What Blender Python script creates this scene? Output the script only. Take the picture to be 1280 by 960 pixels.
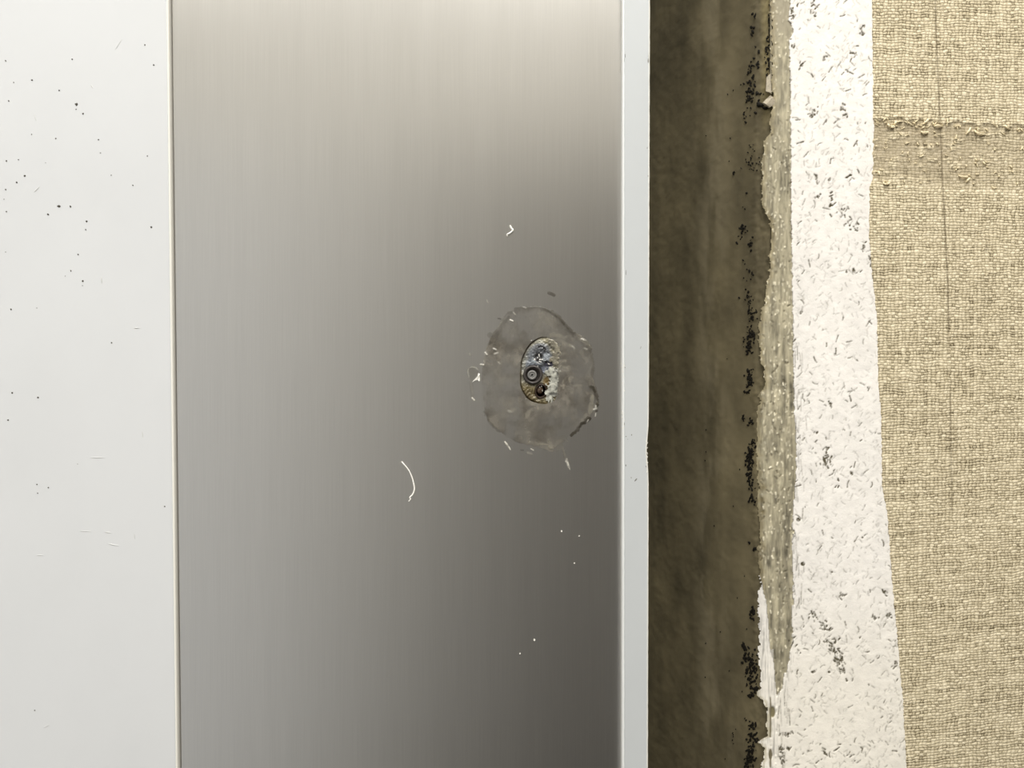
import bpy, math, random
import numpy as np
from mathutils import Vector

for o in list(bpy.data.objects):
    bpy.data.objects.remove(o, do_unlink=True)
SC = bpy.context.scene
COL = SC.collection
random.seed(7)

# ------------------------------------------------------------------ scale
# The wall is seen square-on from 0.29 m; on the wall plane (y = 0) one
# pixel of the 1280 x 960 frame is 0.3 mm.
S = 0.0003
D = 0.2885
ZC = 1.50

# ------------------------------------------------------------------ camera
cam = bpy.data.cameras.new('camera')
cam.sensor_width = 36.0
cam.lens = D * 18.0 / (640 * S)
cam.clip_start = 0.01
cam.clip_end = 50
co = bpy.data.objects.new('camera', cam)
COL.objects.link(co)
co.location = (0, -D, ZC)
co.rotation_euler = (math.pi / 2, 0, 0)
SC.camera = co

# ------------------------------------------------------------------ world, exposure
w = bpy.data.worlds.new('world')
SC.world = w
w.use_nodes = True
w.node_tree.nodes['Background'].inputs[0].default_value = (0.9, 0.95, 1.0, 1)
w.node_tree.nodes['Background'].inputs[1].default_value = 0.05
SC.view_settings.view_transform = 'Standard'
SC.view_settings.look = 'None'
SC.view_settings.gamma = 1.0
SC.view_settings.use_curve_mapping = False
SC.view_settings.exposure = 1.45
LAMP = 6.3                     # ceiling lamp radiance
LAMP_COLOR = (1.0, 0.975, 0.925)
LAMP_X, LAMP_Y, LAMP_Z = 0.20, -0.63, 2.46
LAMP_W, LAMP_D = 0.42, 0.95
ADDED_LAMP_X = -0.85                # second, unseen lamp added to brighten the upper left
ADDED_GLOW = 0.33                 # radiance of the added, unseen frosted window behind the camera, left


# ------------------------------------------------------------------ helpers
def lin(c):
    c = np.asarray(c, dtype=float) / 255.0
    return np.where(c <= 0.04045, c / 12.92, ((c + 0.055) / 1.055) ** 2.4)


def P(px, py, h=0.0):
    """world point that lies h metres in front of the wall plane"""
    k = S * (1 - h / D)
    return ((px - 640) * k, -h, ZC + (480 - py) * k)


WORIG = {}


def origin(o):
    v = Vector((0, 0, 0))
    while o is not None:
        v += Vector(o.location)
        o = o.parent
    return v


def link(name, me, mat, parent=None, smooth=False):
    o = bpy.data.objects.new(name, me)
    COL.objects.link(o)
    if mat is not None:
        me.materials.append(mat)
    if parent is not None:
        o.location = -origin(parent)
        o.parent = parent
    if smooth:
        me.polygons.foreach_set('use_smooth', np.ones(len(me.polygons), dtype=bool))
    return o


def thing(name, label, cat, loc, group=None):
    o = bpy.data.objects.new(name, None)
    o.empty_display_size = 0.01
    COL.objects.link(o)
    o.location = loc
    o['label'] = label
    o['category'] = cat
    if group:
        o['group'] = group
    return o


def structure(o):
    o['kind'] = 'structure'
    return o


def mesh_np(name, verts, quads, cols=None, uvs=None, attrs=None):
    """fast mesh from numpy arrays; quads is (n,4) or (n,3)"""
    me = bpy.data.meshes.new(name)
    verts = np.asarray(verts, dtype=np.float32)
    quads = np.asarray(quads, dtype=np.int32)
    n, k = quads.shape
    me.vertices.add(len(verts))
    me.vertices.foreach_set('co', verts.ravel())
    me.loops.add(n * k)
    me.loops.foreach_set('vertex_index', quads.ravel())
    me.polygons.add(n)
    me.polygons.foreach_set('loop_start', np.arange(0, n * k, k, dtype=np.int32))
    me.update(calc_edges=True)
    if cols is not None:
        a = me.color_attributes.new('Col', 'FLOAT_COLOR', 'POINT')
        c4 = np.ones((len(verts), 4), dtype=np.float32)
        c4[:, :3] = cols
        a.data.foreach_set('color', c4.ravel())
    if uvs is not None:
        u = me.uv_layers.new(name='UVMap')
        u.data.foreach_set('uv', np.asarray(uvs, dtype=np.float32)[quads.ravel()].ravel())
    for nm, v in (attrs or {}).items():
        a = me.attributes.new(nm, 'FLOAT', 'POINT')
        a.data.foreach_set('value', np.asarray(v, dtype=np.float32).ravel())
    me.validate()
    return me


def mesh_py(name, verts, faces):
    me = bpy.data.meshes.new(name)
    me.from_pydata(verts, [], faces)
    me.update()
    return me


def grid_faces(ny, nx, keep=None):
    i = np.arange(ny * nx).reshape(ny, nx)
    q = np.stack([i[1:, :-1], i[1:, 1:], i[:-1, 1:], i[:-1, :-1]], -1).reshape(-1, 4)
    if keep is not None:
        k = (keep[1:, :-1] & keep[1:, 1:] & keep[:-1, 1:] & keep[:-1, :-1]).ravel()
        q = q[k]
    return q


def compact(verts, quads, *arrs):
    used = np.zeros(len(verts), dtype=bool)
    used[quads.ravel()] = True
    remap = np.cumsum(used) - 1
    return (verts[used], remap[quads]) + tuple(a[used] for a in arrs)


def pgrid(PX, PY, H):
    """grid of pixel coordinates and heights (metres toward the room) to world"""
    k = S * (1 - H / D)
    return np.stack([(PX - 640) * k, -H, ZC + (480 - PY) * k], -1).reshape(-1, 3)


def _hash(ix, iy, seed):
    h = (ix.astype(np.int64) * 374761393 + iy.astype(np.int64) * 668265263 + seed * 974711) & 0x7fffffff
    h = ((h ^ (h >> 13)) * 1274126177) & 0x7fffffff
    h = (h ^ (h >> 16)) & 0xffff
    return h / 65535.0


def vnoise(x, y, seed=0):
    x, y = np.broadcast_arrays(np.asarray(x, float), np.asarray(y, float))
    ix, iy = np.floor(x), np.floor(y)
    fx, fy = x - ix, y - iy
    fx = fx * fx * (3 - 2 * fx)
    fy = fy * fy * (3 - 2 * fy)
    a = _hash(ix, iy, seed); b = _hash(ix + 1, iy, seed)
    c = _hash(ix, iy + 1, seed); d = _hash(ix + 1, iy + 1, seed)
    return (a * (1 - fx) + b * fx) * (1 - fy) + (c * (1 - fx) + d * fx) * fy


def fbm(x, y, seed=0, octv=4):
    s = 0; amp = 0.5; t = 0
    for o in range(octv):
        s = s + amp * vnoise(x * 2 ** o + 17.3 * o, y * 2 ** o - 9.1 * o, seed + o)
        t += amp
        amp *= 0.5
    return s / t


def sstep(a, b, x):
    t = np.clip((x - a) / (b - a), 0, 1)
    return t * t * (3 - 2 * t)


def stamp(arr, x0, y0, st, cx, cy, length, width, ang, amount, soft=0.8, bend=0.0):
    """adds a soft stroke (capsule) to arr in place; arr[y, x] sampled every st px from (x0, y0)"""
    r = length / 2 + width + 2
    ny, nx = arr.shape
    i0 = max(0, int((cx - r - x0) / st)); i1 = min(nx, int((cx + r - x0) / st) + 2)
    j0 = max(0, int((cy - r - y0) / st)); j1 = min(ny, int((cy + r - y0) / st) + 2)
    if i1 <= i0 or j1 <= j0:
        return
    X = x0 + np.arange(i0, i1) * st - cx
    Y = (y0 + np.arange(j0, j1) * st - cy)[:, None]
    ca, sa = math.cos(ang), math.sin(ang)
    u = X * ca + Y * sa
    v = -X * sa + Y * ca + bend * (u * u) / max(length, 1)
    d = np.sqrt(np.maximum(np.abs(u) - length / 2, 0) ** 2 + v * v)
    m = amount * (1 - sstep(width / 2 - soft / 2, width / 2 + soft, d))
    a = arr[j0:j1, i0:i1]
    np.maximum(a, m, out=a)


def seg_dist(PX, PY, poly, closed=True):
    d = np.full(PX.shape, 1e9)
    n = len(poly)
    for i in range(n if closed else n - 1):
        ax, ay = poly[i]; bx, by = poly[(i + 1) % n]
        vx, vy = bx - ax, by - ay
        L = vx * vx + vy * vy + 1e-9
        t = np.clip(((PX - ax) * vx + (PY - ay) * vy) / L, 0, 1)
        d = np.minimum(d, np.hypot(PX - ax - t * vx, PY - ay - t * vy))
    return d


def inside(PX, PY, poly):
    r = np.zeros(PX.shape, dtype=bool)
    n = len(poly)
    for i in range(n):
        ax, ay = poly[i]; bx, by = poly[(i + 1) % n]
        c = ((ay > PY) != (by > PY))
        with np.errstate(divide='ignore', invalid='ignore'):
            xi = (bx - ax) * (PY - ay) / ((by - ay) if by != ay else 1e-9) + ax
        r ^= c & (PX < xi)
    return r


def sdf(PX, PY, poly):
    d = seg_dist(PX, PY, poly)
    return np.where(inside(PX, PY, poly), d, -d)


def smooth_poly(poly, n=4):
    """closed Catmull-Rom"""
    out = []
    m = len(poly)
    for i in range(m):
        p0, p1, p2, p3 = [np.array(poly[(i + k) % m], float) for k in (-1, 0, 1, 2)]
        for k in range(n):
            t = k / n
            out.append(tuple(0.5 * (2 * p1 + (p2 - p0) * t + (2 * p0 - 5 * p1 + 4 * p2 - p3) * t * t
                                    + (3 * p1 - p0 - 3 * p2 + p3) * t ** 3)))
    return out


def box(name, x0, x1, y0, y1, z0, z1, mat, parent=None, bevel=0.0):
    v = [(x, y, z) for x in (x0, x1) for y in (y0, y1) for z in (z0, z1)]
    f = [(0, 1, 3, 2), (4, 6, 7, 5), (0, 4, 5, 1), (2, 3, 7, 6), (0, 2, 6, 4), (1, 5, 7, 3)]
    o = link(name, mesh_py(name, v, f), mat, parent)
    if bevel:
        b = o.modifiers.new('bevel', 'BEVEL')
        b.width = bevel
        b.segments = 3
    return o


def prism(name, outline, z0, z1, mat, parent=None):
    """outline: list of (x,y) counter-clockwise seen from above"""
    n = len(outline)
    v = [(x, y, z0) for x, y in outline] + [(x, y, z1) for x, y in outline]
    f = [(i, (i + 1) % n, n + (i + 1) % n, n + i) for i in range(n)]
    f += [tuple(reversed(range(n))), tuple(range(n, 2 * n))]
    return link(name, mesh_py(name, v, f), mat, parent)


def tube(pts, radii, seg=7):
    vs, fs = [], []
    pts = [Vector(p) for p in pts]
    n = len(pts)
    for i, p in enumerate(pts):
        t = (pts[min(i + 1, n - 1)] - pts[max(i - 1, 0)]).normalized()
        a = t.cross(Vector((0, 1, 0)))
        if a.length < 1e-4:
            a = Vector((1, 0, 0))
        a.normalize()
        b = t.cross(a)
        for k in range(seg):
            an = 2 * math.pi * k / seg
            vs.append(tuple(p + (a * math.cos(an) + b * math.sin(an)) * radii[i]))
    for i in range(n - 1):
        for k in range(seg):
            k2 = (k + 1) % seg
            fs.append((i * seg + k, i * seg + k2, (i + 1) * seg + k2, (i + 1) * seg + k))
    fs.append(tuple(range(seg)))
    fs.append(tuple((n - 1) * seg + k for k in reversed(range(seg))))
    return vs, fs


def join(parts):
    V, F = [], []
    for v, f in parts:
        b = len(V)
        V += list(v)
        F += [tuple(i + b for i in q) for q in f]
    return V, F


def lathe(cx, cy, prof, h0, seg=40, sx=1.0, sy=1.0, rot=0.0):
    """rings (radius px, height m) about a wall normal at pixel cx, cy"""
    vs, fs = [], []
    for r, h in prof:
        for k in range(seg):
            a = 2 * math.pi * k / seg
            x, y = r * sx * math.cos(a), r * sy * math.sin(a)
            x, y = x * math.cos(rot) - y * math.sin(rot), x * math.sin(rot) + y * math.cos(rot)
            vs.append(P(cx + x, cy + y, h0 + h))
    for i in range(len(prof) - 1):
        for k in range(seg):
            k2 = (k + 1) % seg
            fs.append((i * seg + k, (i + 1) * seg + k, (i + 1) * seg + k2, i * seg + k2))
    fs.append(tuple((len(prof) - 1) * seg + k for k in range(seg)))
    return vs, fs


def lump(cx, cy, h, rx, ry, rot, hh, rng, seg=7, mapfn=None):
    """small irregular crumb: base ring, mid ring, cap"""
    vs, fs = [], []
    mapfn = mapfn or P
    jit = [0.65 + 0.6 * rng.random() for _ in range(seg)]
    for lvl, (k, z) in enumerate(((1.0, 0.0), (0.8, 0.7), (0.35, 1.0))):
        for i in range(seg):
            a = 2 * math.pi * i / seg
            x, y = rx * jit[i] * k * math.cos(a), ry * jit[i] * k * math.sin(a)
            vs.append(mapfn(cx + x * math.cos(rot) - y * math.sin(rot), cy + x * math.sin(rot) + y * math.cos(rot), h + hh * z))
    for l in range(2):
        for i in range(seg):
            j = (i + 1) % seg
            fs.append((l * seg + i, (l + 1) * seg + i, (l + 1) * seg + j, l * seg + j))
    fs.append(tuple(2 * seg + i for i in range(seg)))
    return vs, fs


# ------------------------------------------------------------------ materials
def new_mat(name):
    m = bpy.data.materials.new(name)
    m.use_nodes = True
    return m, m.node_tree.nodes, m.node_tree.links, m.node_tree.nodes['Principled BSDF']


def simple(name, rgb, rough=0.6, metallic=0.0, spec=0.5, noise=0.0, scale=300.0):
    m, N, L, b = new_mat(name)
    c = tuple(lin(rgb)) + (1,)
    b.inputs['Base Color'].default_value = c
    b.inputs['Roughness'].default_value = rough
    b.inputs['Metallic'].default_value = metallic
    b.inputs['Specular IOR Level'].default_value = spec
    if noise:
        tc = N.new('ShaderNodeTexCoord')
        n = N.new('ShaderNodeTexNoise')
        n.inputs['Scale'].default_value = scale
        n.inputs['Detail'].default_value = 4
        L.new(tc.outputs['Object'], n.inputs['Vector'])
        r = N.new('ShaderNodeValToRGB')
        r.color_ramp.elements[0].position = 0.3
        r.color_ramp.elements[1].position = 0.7
        r.color_ramp.elements[0].color = tuple(x * (1 - noise) for x in c[:3]) + (1,)
        r.color_ramp.elements[1].color = tuple(min(1, x * (1 + noise)) for x in c[:3]) + (1,)
        L.new(n.outputs['Fac'], r.inputs['Fac'])
        L.new(r.outputs['Color'], b.inputs['Base Color'])
    return m


def vcol(name, rough=0.8, spec=0.3, bump=0.0, bscale=2000.0):
    m, N, L, b = new_mat(name)
    a = N.new('ShaderNodeVertexColor')
    a.layer_name = 'Col'
    L.new(a.outputs['Color'], b.inputs['Base Color'])
    b.inputs['Roughness'].default_value = rough
    b.inputs['Specular IOR Level'].default_value = spec
    if bump:
        tc = N.new('ShaderNodeTexCoord')
        n = N.new('ShaderNodeTexNoise')
        n.inputs['Scale'].default_value = bscale
        n.inputs['Detail'].default_value = 3
        L.new(tc.outputs['Object'], n.inputs['Vector'])
        bp = N.new('ShaderNodeBump')
        bp.inputs['Strength'].default_value = bump
        bp.inputs['Distance'].default_value = 0.0002
        L.new(n.outputs['Fac'], bp.inputs['Height'])
        L.new(bp.outputs['Normal'], b.inputs['Normal'])
    return m


def mapped_noise(N, L, scale3, nscale, detail=3, coord='Object'):
    tc = N.new('ShaderNodeTexCoord')
    mp = N.new('ShaderNodeMapping')
    mp.inputs['Scale'].default_value = scale3
    n = N.new('ShaderNodeTexNoise')
    n.inputs['Scale'].default_value = nscale
    n.inputs['Detail'].default_value = detail
    L.new(tc.outputs[coord], mp.inputs['Vector'])
    L.new(mp.outputs['Vector'], n.inputs['Vector'])
    return n


def maprange(N, L, sock, a, b, c, d):
    r = N.new('ShaderNodeMapRange')
    r.inputs['From Min'].default_value = a
    r.inputs['From Max'].default_value = b
    r.inputs['To Min'].default_value = c
    r.inputs['To Max'].default_value = d
    L.new(sock, r.inputs['Value'])
    return r.outputs['Result']


def mathn(N, L, op, a, b=None, c=None):
    n = N.new('ShaderNodeMath')
    n.operation = op
    for i, v in enumerate((a, b, c)):
        if v is None:
            continue
        if isinstance(v, (int, float)):
            n.inputs[i].default_value = v
        else:
            L.new(v, n.inputs[i])
    return n.outputs[0]


def steel_material():
    m, N, L, b = new_mat('brushed_steel')
    b.inputs['Metallic'].default_value = 1.0
    b.inputs['Anisotropic'].default_value = 0.6
    tg = N.new('ShaderNodeTangent')
    tg.direction_type = 'UV_MAP'
    tg.uv_map = 'UVMap'
    L.new(tg.outputs['Tangent'], b.inputs['Tangent'])
    fine = mapped_noise(N, L, (1, 0.0, 0.012), 2600, 2)
    mid = mapped_noise(N, L, (1, 0.0, 0.02), 130, 3)
    f = maprange(N, L, fine.outputs['Fac'], 0.25, 0.75, 0.97, 1.03)
    g = maprange(N, L, mid.outputs['Fac'], 0.3, 0.7, 0.985, 1.015)
    k = mathn(N, L, 'MULTIPLY', f, g)
    mx = N.new('ShaderNodeMix')
    mx.data_type = 'RGBA'
    mx.blend_type = 'MULTIPLY'
    mx.inputs['Factor'].default_value = 1.0
    mx.inputs['A'].default_value = (0.62, 0.61, 0.585, 1)
    cc = N.new('ShaderNodeCombineColor')
    for i in range(3):
        L.new(k, cc.inputs[i])
    L.new(cc.outputs['Color'], mx.inputs['B'])
    L.new(mx.outputs['Result'], b.inputs['Base Color'])
    L.new(maprange(N, L, mid.outputs['Fac'], 0.3, 0.7, 0.335, 0.345), b.inputs['Roughness'])
    return m


def painted(name, rgb, rough, smudge=0.04, scale=25.0):
    m, N, L, b = new_mat(name)
    c = lin(rgb)
    n = mapped_noise(N, L, (1, 1, 0.7), scale, 5)
    r = N.new('ShaderNodeValToRGB')
    r.color_ramp.elements[0].position = 0.28
    r.color_ramp.elements[1].position = 0.55
    r.color_ramp.elements[0].color = tuple(c * (1 - smudge)) + (1,)
    r.color_ramp.elements[1].color = tuple(c) + (1,)
    L.new(n.outputs['Fac'], r.inputs['Fac'])
    L.new(r.outputs['Color'], b.inputs['Base Color'])
    b.inputs['Roughness'].default_value = rough
    n2 = mapped_noise(N, L, (1, 1, 1), 900, 2)
    bp = N.new('ShaderNodeBump')
    bp.inputs['Strength'].default_value = 0.05
    bp.inputs['Distance'].default_value = 0.0002
    L.new(n2.outputs['Fac'], bp.inputs['Height'])
    L.new(bp.outputs['Normal'], b.inputs['Normal'])
    return m


def linen_material():
    """plain weave: UV counts threads (u warp, v weft)"""
    m, N, L, b = new_mat('linen_weave')
    uv = N.new('ShaderNodeUVMap')
    uv.uv_map = 'UVMap'
    # irregular thread paths
    nz = N.new('ShaderNodeTexNoise')
    nz.inputs['Scale'].default_value = 0.30
    nz.inputs['Detail'].default_value = 4
    L.new(uv.outputs['UV'], nz.inputs['Vector'])
    sub = N.new('ShaderNodeVectorMath'); sub.operation = 'SUBTRACT'
    L.new(nz.outputs['Color'], sub.inputs[0]); sub.inputs[1].default_value = (0.5, 0.5, 0.5)
    sc = N.new('ShaderNodeVectorMath'); sc.operation = 'SCALE'
    L.new(sub.outputs[0], sc.inputs[0]); sc.inputs['Scale'].default_value = 1.9
    ad = N.new('ShaderNodeVectorMath'); ad.operation = 'ADD'
    L.new(uv.outputs['UV'], ad.inputs[0]); L.new(sc.outputs[0], ad.inputs[1])
    sp = N.new('ShaderNodeSeparateXYZ')
    L.new(ad.outputs[0], sp.inputs[0])
    U, V = sp.outputs['X'], sp.outputs['Y']
    iu = mathn(N, L, 'FLOOR', U); iv = mathn(N, L, 'FLOOR', V)
    fu = mathn(N, L, 'SUBTRACT', mathn(N, L, 'FRACT', U), 0.5)
    fv = mathn(N, L, 'SUBTRACT', mathn(N, L, 'FRACT', V), 0.5)
    par = mathn(N, L, 'MODULO', mathn(N, L, 'ADD', mathn(N, L, 'ADD', iu, iv), 20000.0), 2.0)

    def slub(i, along, sx, seed):
        cb = N.new('ShaderNodeCombineXYZ')
        L.new(mathn(N, L, 'MULTIPLY', along, sx), cb.inputs[0])
        L.new(mathn(N, L, 'MULTIPLY', i, 7.31), cb.inputs[1])
        cb.inputs[2].default_value = seed
        n = N.new('ShaderNodeTexNoise')
        n.inputs['Scale'].default_value = 1.0
        n.inputs['Detail'].default_value = 3
        L.new(cb.outputs[0], n.inputs['Vector'])
        return n.outputs['Fac']
    su = slub(iu, V, 0.10, 3.0)      # warp threads
    sv = slub(iv, U, 0.06, 11.0)     # weft threads
    wu = maprange(N, L, su, 0.3, 0.7, 0.32, 0.62)
    wv = maprange(N, L, sv, 0.3, 0.7, 0.34, 0.72)

    def across(f, w):
        q = mathn(N, L, 'DIVIDE', f, w)
        return mathn(N, L, 'MAXIMUM', mathn(N, L, 'SUBTRACT', 1.0, mathn(N, L, 'MULTIPLY', q, q)), 0.0)

    def along(f):
        return mathn(N, L, 'COSINE', mathn(N, L, 'MULTIPLY', f, math.pi))
    au, av = across(fu, wu), across(fv, wv)
    lu, lv = along(fv), along(fu)
    # height of each thread: over (par) or under (1-par)
    inv = mathn(N, L, 'SUBTRACT', 1.0, par)
    hu = mathn(N, L, 'MULTIPLY', au, mathn(N, L, 'ADD', 0.45, mathn(N, L, 'MULTIPLY', lu, mathn(N, L, 'SUBTRACT', mathn(N, L, 'MULTIPLY', par, 0.8), 0.3))))
    hv = mathn(N, L, 'MULTIPLY', av, mathn(N, L, 'ADD', 0.50, mathn(N, L, 'MULTIPLY', lv, mathn(N, L, 'SUBTRACT', mathn(N, L, 'MULTIPLY', inv, 0.8), 0.3))))
    H = mathn(N, L, 'MAXIMUM', hu, hv)
    pick = mathn(N, L, 'GREATER_THAN', hv, hu)
    mixs = N.new('ShaderNodeMix'); mixs.data_type = 'FLOAT'
    L.new(pick, mixs.inputs['Factor']); L.new(su, mixs.inputs['A']); L.new(sv, mixs.inputs['B'])
    # attributes: worn = outer ply torn off, cut = knife score
    at = N.new('ShaderNodeAttribute'); at.attribute_name = 'worn'
    ac = N.new('ShaderNodeAttribute'); ac.attribute_name = 'cut'
    r = N.new('ShaderNodeValToRGB')
    e = r.color_ramp.elements
    e[0].position = 0.0; e[0].color = tuple(lin((104, 93, 70))) + (1,)
    e[1].position = 1.0; e[1].color = tuple(lin((245, 233, 204))) + (1,)
    x = r.color_ramp.elements.new(0.33); x.color = tuple(lin((192, 179, 149))) + (1,)
    t1 = mathn(N, L, 'ADD', mathn(N, L, 'MULTIPLY', H, 0.72), maprange(N, L, mixs.outputs['Result'], 0.3, 0.7, -0.14, 0.22))
    grain = N.new('ShaderNodeTexNoise')
    grain.inputs['Scale'].default_value = 1.1; grain.inputs['Detail'].default_value = 3
    L.new(uv.outputs['UV'], grain.inputs['Vector'])
    t1 = mathn(N, L, 'ADD', t1, maprange(N, L, grain.outputs['Fac'], 0.25, 0.75, -0.10, 0.10))
    cell = N.new('ShaderNodeCombineXYZ')
    L.new(iu, cell.inputs[0]); L.new(iv, cell.inputs[1]); L.new(pick, cell.inputs[2])
    wn = N.new('ShaderNodeTexWhiteNoise'); wn.noise_dimensions = '3D'
    L.new(cell.outputs[0], wn.inputs['Vector'])
    t1 = mathn(N, L, 'ADD', t1, maprange(N, L, wn.outputs['Value'], 0, 1, -0.17, 0.17))
    t1 = mathn(N, L, 'ADD', t1, maprange(N, L, pick, 0, 1, -0.07, 0.05))
    # torn band: flatter
    worn = mathn(N, L, 'MULTIPLY', at.outputs['Fac'], 0.55)
    mixt = N.new('ShaderNodeMix'); mixt.data_type = 'FLOAT'
    L.new(worn, mixt.inputs['Factor']); L.new(t1, mixt.inputs['A']); mixt.inputs['B'].default_value = 0.27
    L.new(mixt.outputs['Result'], r.inputs['Fac'])
    mw = N.new('ShaderNodeMix'); mw.data_type = 'RGBA'; mw.blend_type = 'MULTIPLY'
    L.new(at.outputs['Fac'], mw.inputs['Factor'])
    L.new(r.outputs['Color'], mw.inputs['A']); mw.inputs['B'].default_value = (0.84, 0.83, 0.84, 1)
    mc = N.new('ShaderNodeMix'); mc.data_type = 'RGBA'
    L.new(ac.outputs['Fac'], mc.inputs['Factor'])
    L.new(mw.outputs['Result'], mc.inputs['A']); mc.inputs['B'].default_value = tuple(lin((92, 80, 58))) + (1,)
    L.new(mc.outputs['Result'], b.inputs['Base Color'])
    bp = N.new('ShaderNodeBump')
    bp.inputs['Distance'].default_value = 0.00035
    L.new(maprange(N, L, at.outputs['Fac'], 0, 1, 0.55, 0.30), bp.inputs['Strength'])
    L.new(H, bp.inputs['Height'])
    L.new(bp.outputs['Normal'], b.inputs['Normal'])
    b.inputs['Roughness'].default_value = 0.85
    b.inputs['Specular IOR Level'].default_value = 0.2
    return m


def film_material():
    m, N, L, b = new_mat('adhesive_film')
    a = N.new('ShaderNodeVertexColor'); a.layer_name = 'Col'
    L.new(a.outputs['Color'], b.inputs['Base Color'])
    b.inputs['Roughness'].default_value = 0.38
    at = N.new('ShaderNodeAttribute'); at.attribute_name = 'cover'
    L.new(at.outputs['Fac'], b.inputs['Alpha'])
    return m


M = {}
M['steel'] = steel_material()
M['white_paint'] = painted('white_panel_paint', (219, 221, 223), 0.32, 0.03)
M['trim_paint'] = painted('white_trim_paint', (202, 206, 208), 0.35, 0.02, 60)
M['highlight'] = simple('painted_highlight_white', (240, 242, 242), 0.4)  # brighter colour standing for the highlights along the edges
M['highlight_cream'] = simple('painted_highlight_cream', (244, 242, 234), 0.45)
M['scuff'] = simple('grey_scuff', (128, 128, 122), 0.7)
M['linen'] = linen_material()
M['plaster'] = vcol('plaster_coat', 0.85, 0.2, 0.25, 2500)
M['filler'] = vcol('smeared_filler', 0.7, 0.3, 0.2, 2500)
M['return'] = vcol('bare_cement', 0.8, 0.25, 0.12, 1200)
M['cement'] = simple('bare_cement_plain', (118, 108, 82), 0.85, noise=0.15, scale=40)
M['wall_white'] = simple('wall_plaster_plain', (232, 226, 214), 0.85, noise=0.05, scale=60)
M['black'] = simple('mastic_cavity_black', (20, 17, 10), 0.75, spec=0.15)
M['film'] = film_material()
M['bed'] = vcol('filler_bed', 0.35, 0.5, 0.3, 3000)
M['white_filler'] = vcol('white_filler', 0.6, 0.4, 0.4, 3000)
M['rivet_dark'] = simple('rivet_dark', (62, 57, 54), 0.45, 0.0, noise=.35, scale=1200)
M['rivet_grey'] = simple('rivet_grey', (122, 121, 118), 0.45, 0.0, noise=.15, scale=1500)
M['rust'] = simple('rusty_tube', (46, 31, 20), 0.5, noise=0.35, scale=900)
M['rust_light'] = simple('rusty_core', (92, 74, 60), 0.45, 0.2, noise=0.35, scale=1500)
M['bright'] = simple('metal_glint_white', (250, 248, 244), 0.22, 0.35)
M['thread'] = simple('white_thread', (250, 248, 242), 0.7)
M['chip'] = simple('white_chip', (238, 236, 228), 0.6)
M['speck'] = simple('dark_grime', (70, 66, 58), 0.8)
M['fray'] = simple('frayed_linen', (240, 226, 190), 0.85)
M['dark_core'] = simple('dark_backing', (60, 55, 46), 0.9)
M['bead'] = simple('dull_bead', (128, 120, 98), 0.6, 0.0)
M['floor'] = simple('grey_vinyl_floor', (92, 88, 82), 0.5, noise=0.1, scale=12)
M['ceiling'] = simple('white_ceiling', (225, 224, 220), 0.9)
M['room_wall'] = simple('cream_room_wall', (208, 205, 198), 0.9, noise=0.03, scale=5)
M['added_door'] = simple('added_door_dark', (58, 54, 50), 0.5, noise=0.1, scale=8)
M['metal_dull'] = simple('added_handle_metal', (150, 148, 144), 0.35, 1.0)

# ------------------------------------------------------------------ room shell
RX0, RX1, RY0, RH = -1.5, 1.7, -1.45, 2.5
YB = 0.085                     # backing plane behind the panels
structure(box('floor', RX0, RX1, RY0, YB, -0.05, 0.0, M['floor']))
structure(box('ceiling', RX0, RX1, RY0, YB, RH, RH + 0.05, M['ceiling']))
structure(box('wall_left', RX0 - 0.05, RX0, RY0, YB, 0, RH, M['room_wall']))
structure(box('wall_far_right', RX1, RX1 + 0.05, RY0, YB, 0, RH, M['room_wall']))
structure(box('wall_rear', RX0, RX1, RY0 - 0.05, RY0, 0, RH, M['room_wall']))
structure(box('wall_front', RX0, RX1, YB, YB + 0.05, 0, RH, M['dark_core']))


def added_window():  # unseen glowing window, added to brighten the steel's left side
    x0, x1, z0, z1 = -1.36, -0.52, 0.30, 2.1
    m, N, L, b = new_mat('added_glow_pane')
    N.remove(b)
    e = N.new('ShaderNodeEmission')
    e.inputs['Color'].default_value = (0.98, 0.99, 1.0, 1)
    e.inputs['Strength'].default_value = ADDED_GLOW
    L.new(e.outputs[0], N['Material Output'].inputs['Surface'])
    f = structure(box('added_window_1', x0 - 0.06, x0, RY0, RY0 + 0.05, z0 - 0.06, z1 + 0.06, M['ceiling']))
    box('added_window_frame', x1, x1 + 0.06, RY0, RY0 + 0.05, z0 - 0.06, z1 + 0.06, M['ceiling'], f)
    box('added_window_frame', x0, x1, RY0, RY0 + 0.05, z1, z1 + 0.06, M['ceiling'], f)
    box('added_window_frame', x0, x1, RY0, RY0 + 0.05, z0 - 0.06, z0, M['ceiling'], f)
    box('added_window_bar', (x0 + x1) / 2 - 0.02, (x0 + x1) / 2 + 0.02, RY0, RY0 + 0.04, z0, z1, M['ceiling'], f)
    link('glow_pane', mesh_py('glow_pane', [(x0, RY0 + 0.01, z0), (x0, RY0 + 0.01, z1), (x1, RY0 + 0.01, z1), (x1, RY0 + 0.01, z0)], [(0, 1, 2, 3)]), m, f)


added_window()
dr = structure(box('added_door_1', -0.22, 0.95, RY0, RY0 + 0.045, 0.0, 2.05, M['added_door']))  # unseen dark door, added to darken the steel's lower right reflection
box('added_door_handle', -0.14, -0.02, RY0 + 0.075, RY0 + 0.09, 1.0, 1.02, M['metal_dull'], dr, 0.004)
box('added_handle_stem', -0.14, -0.12, RY0 + 0.045, RY0 + 0.08, 1.0, 1.02, M['metal_dull'], dr, 0.003)


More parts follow.
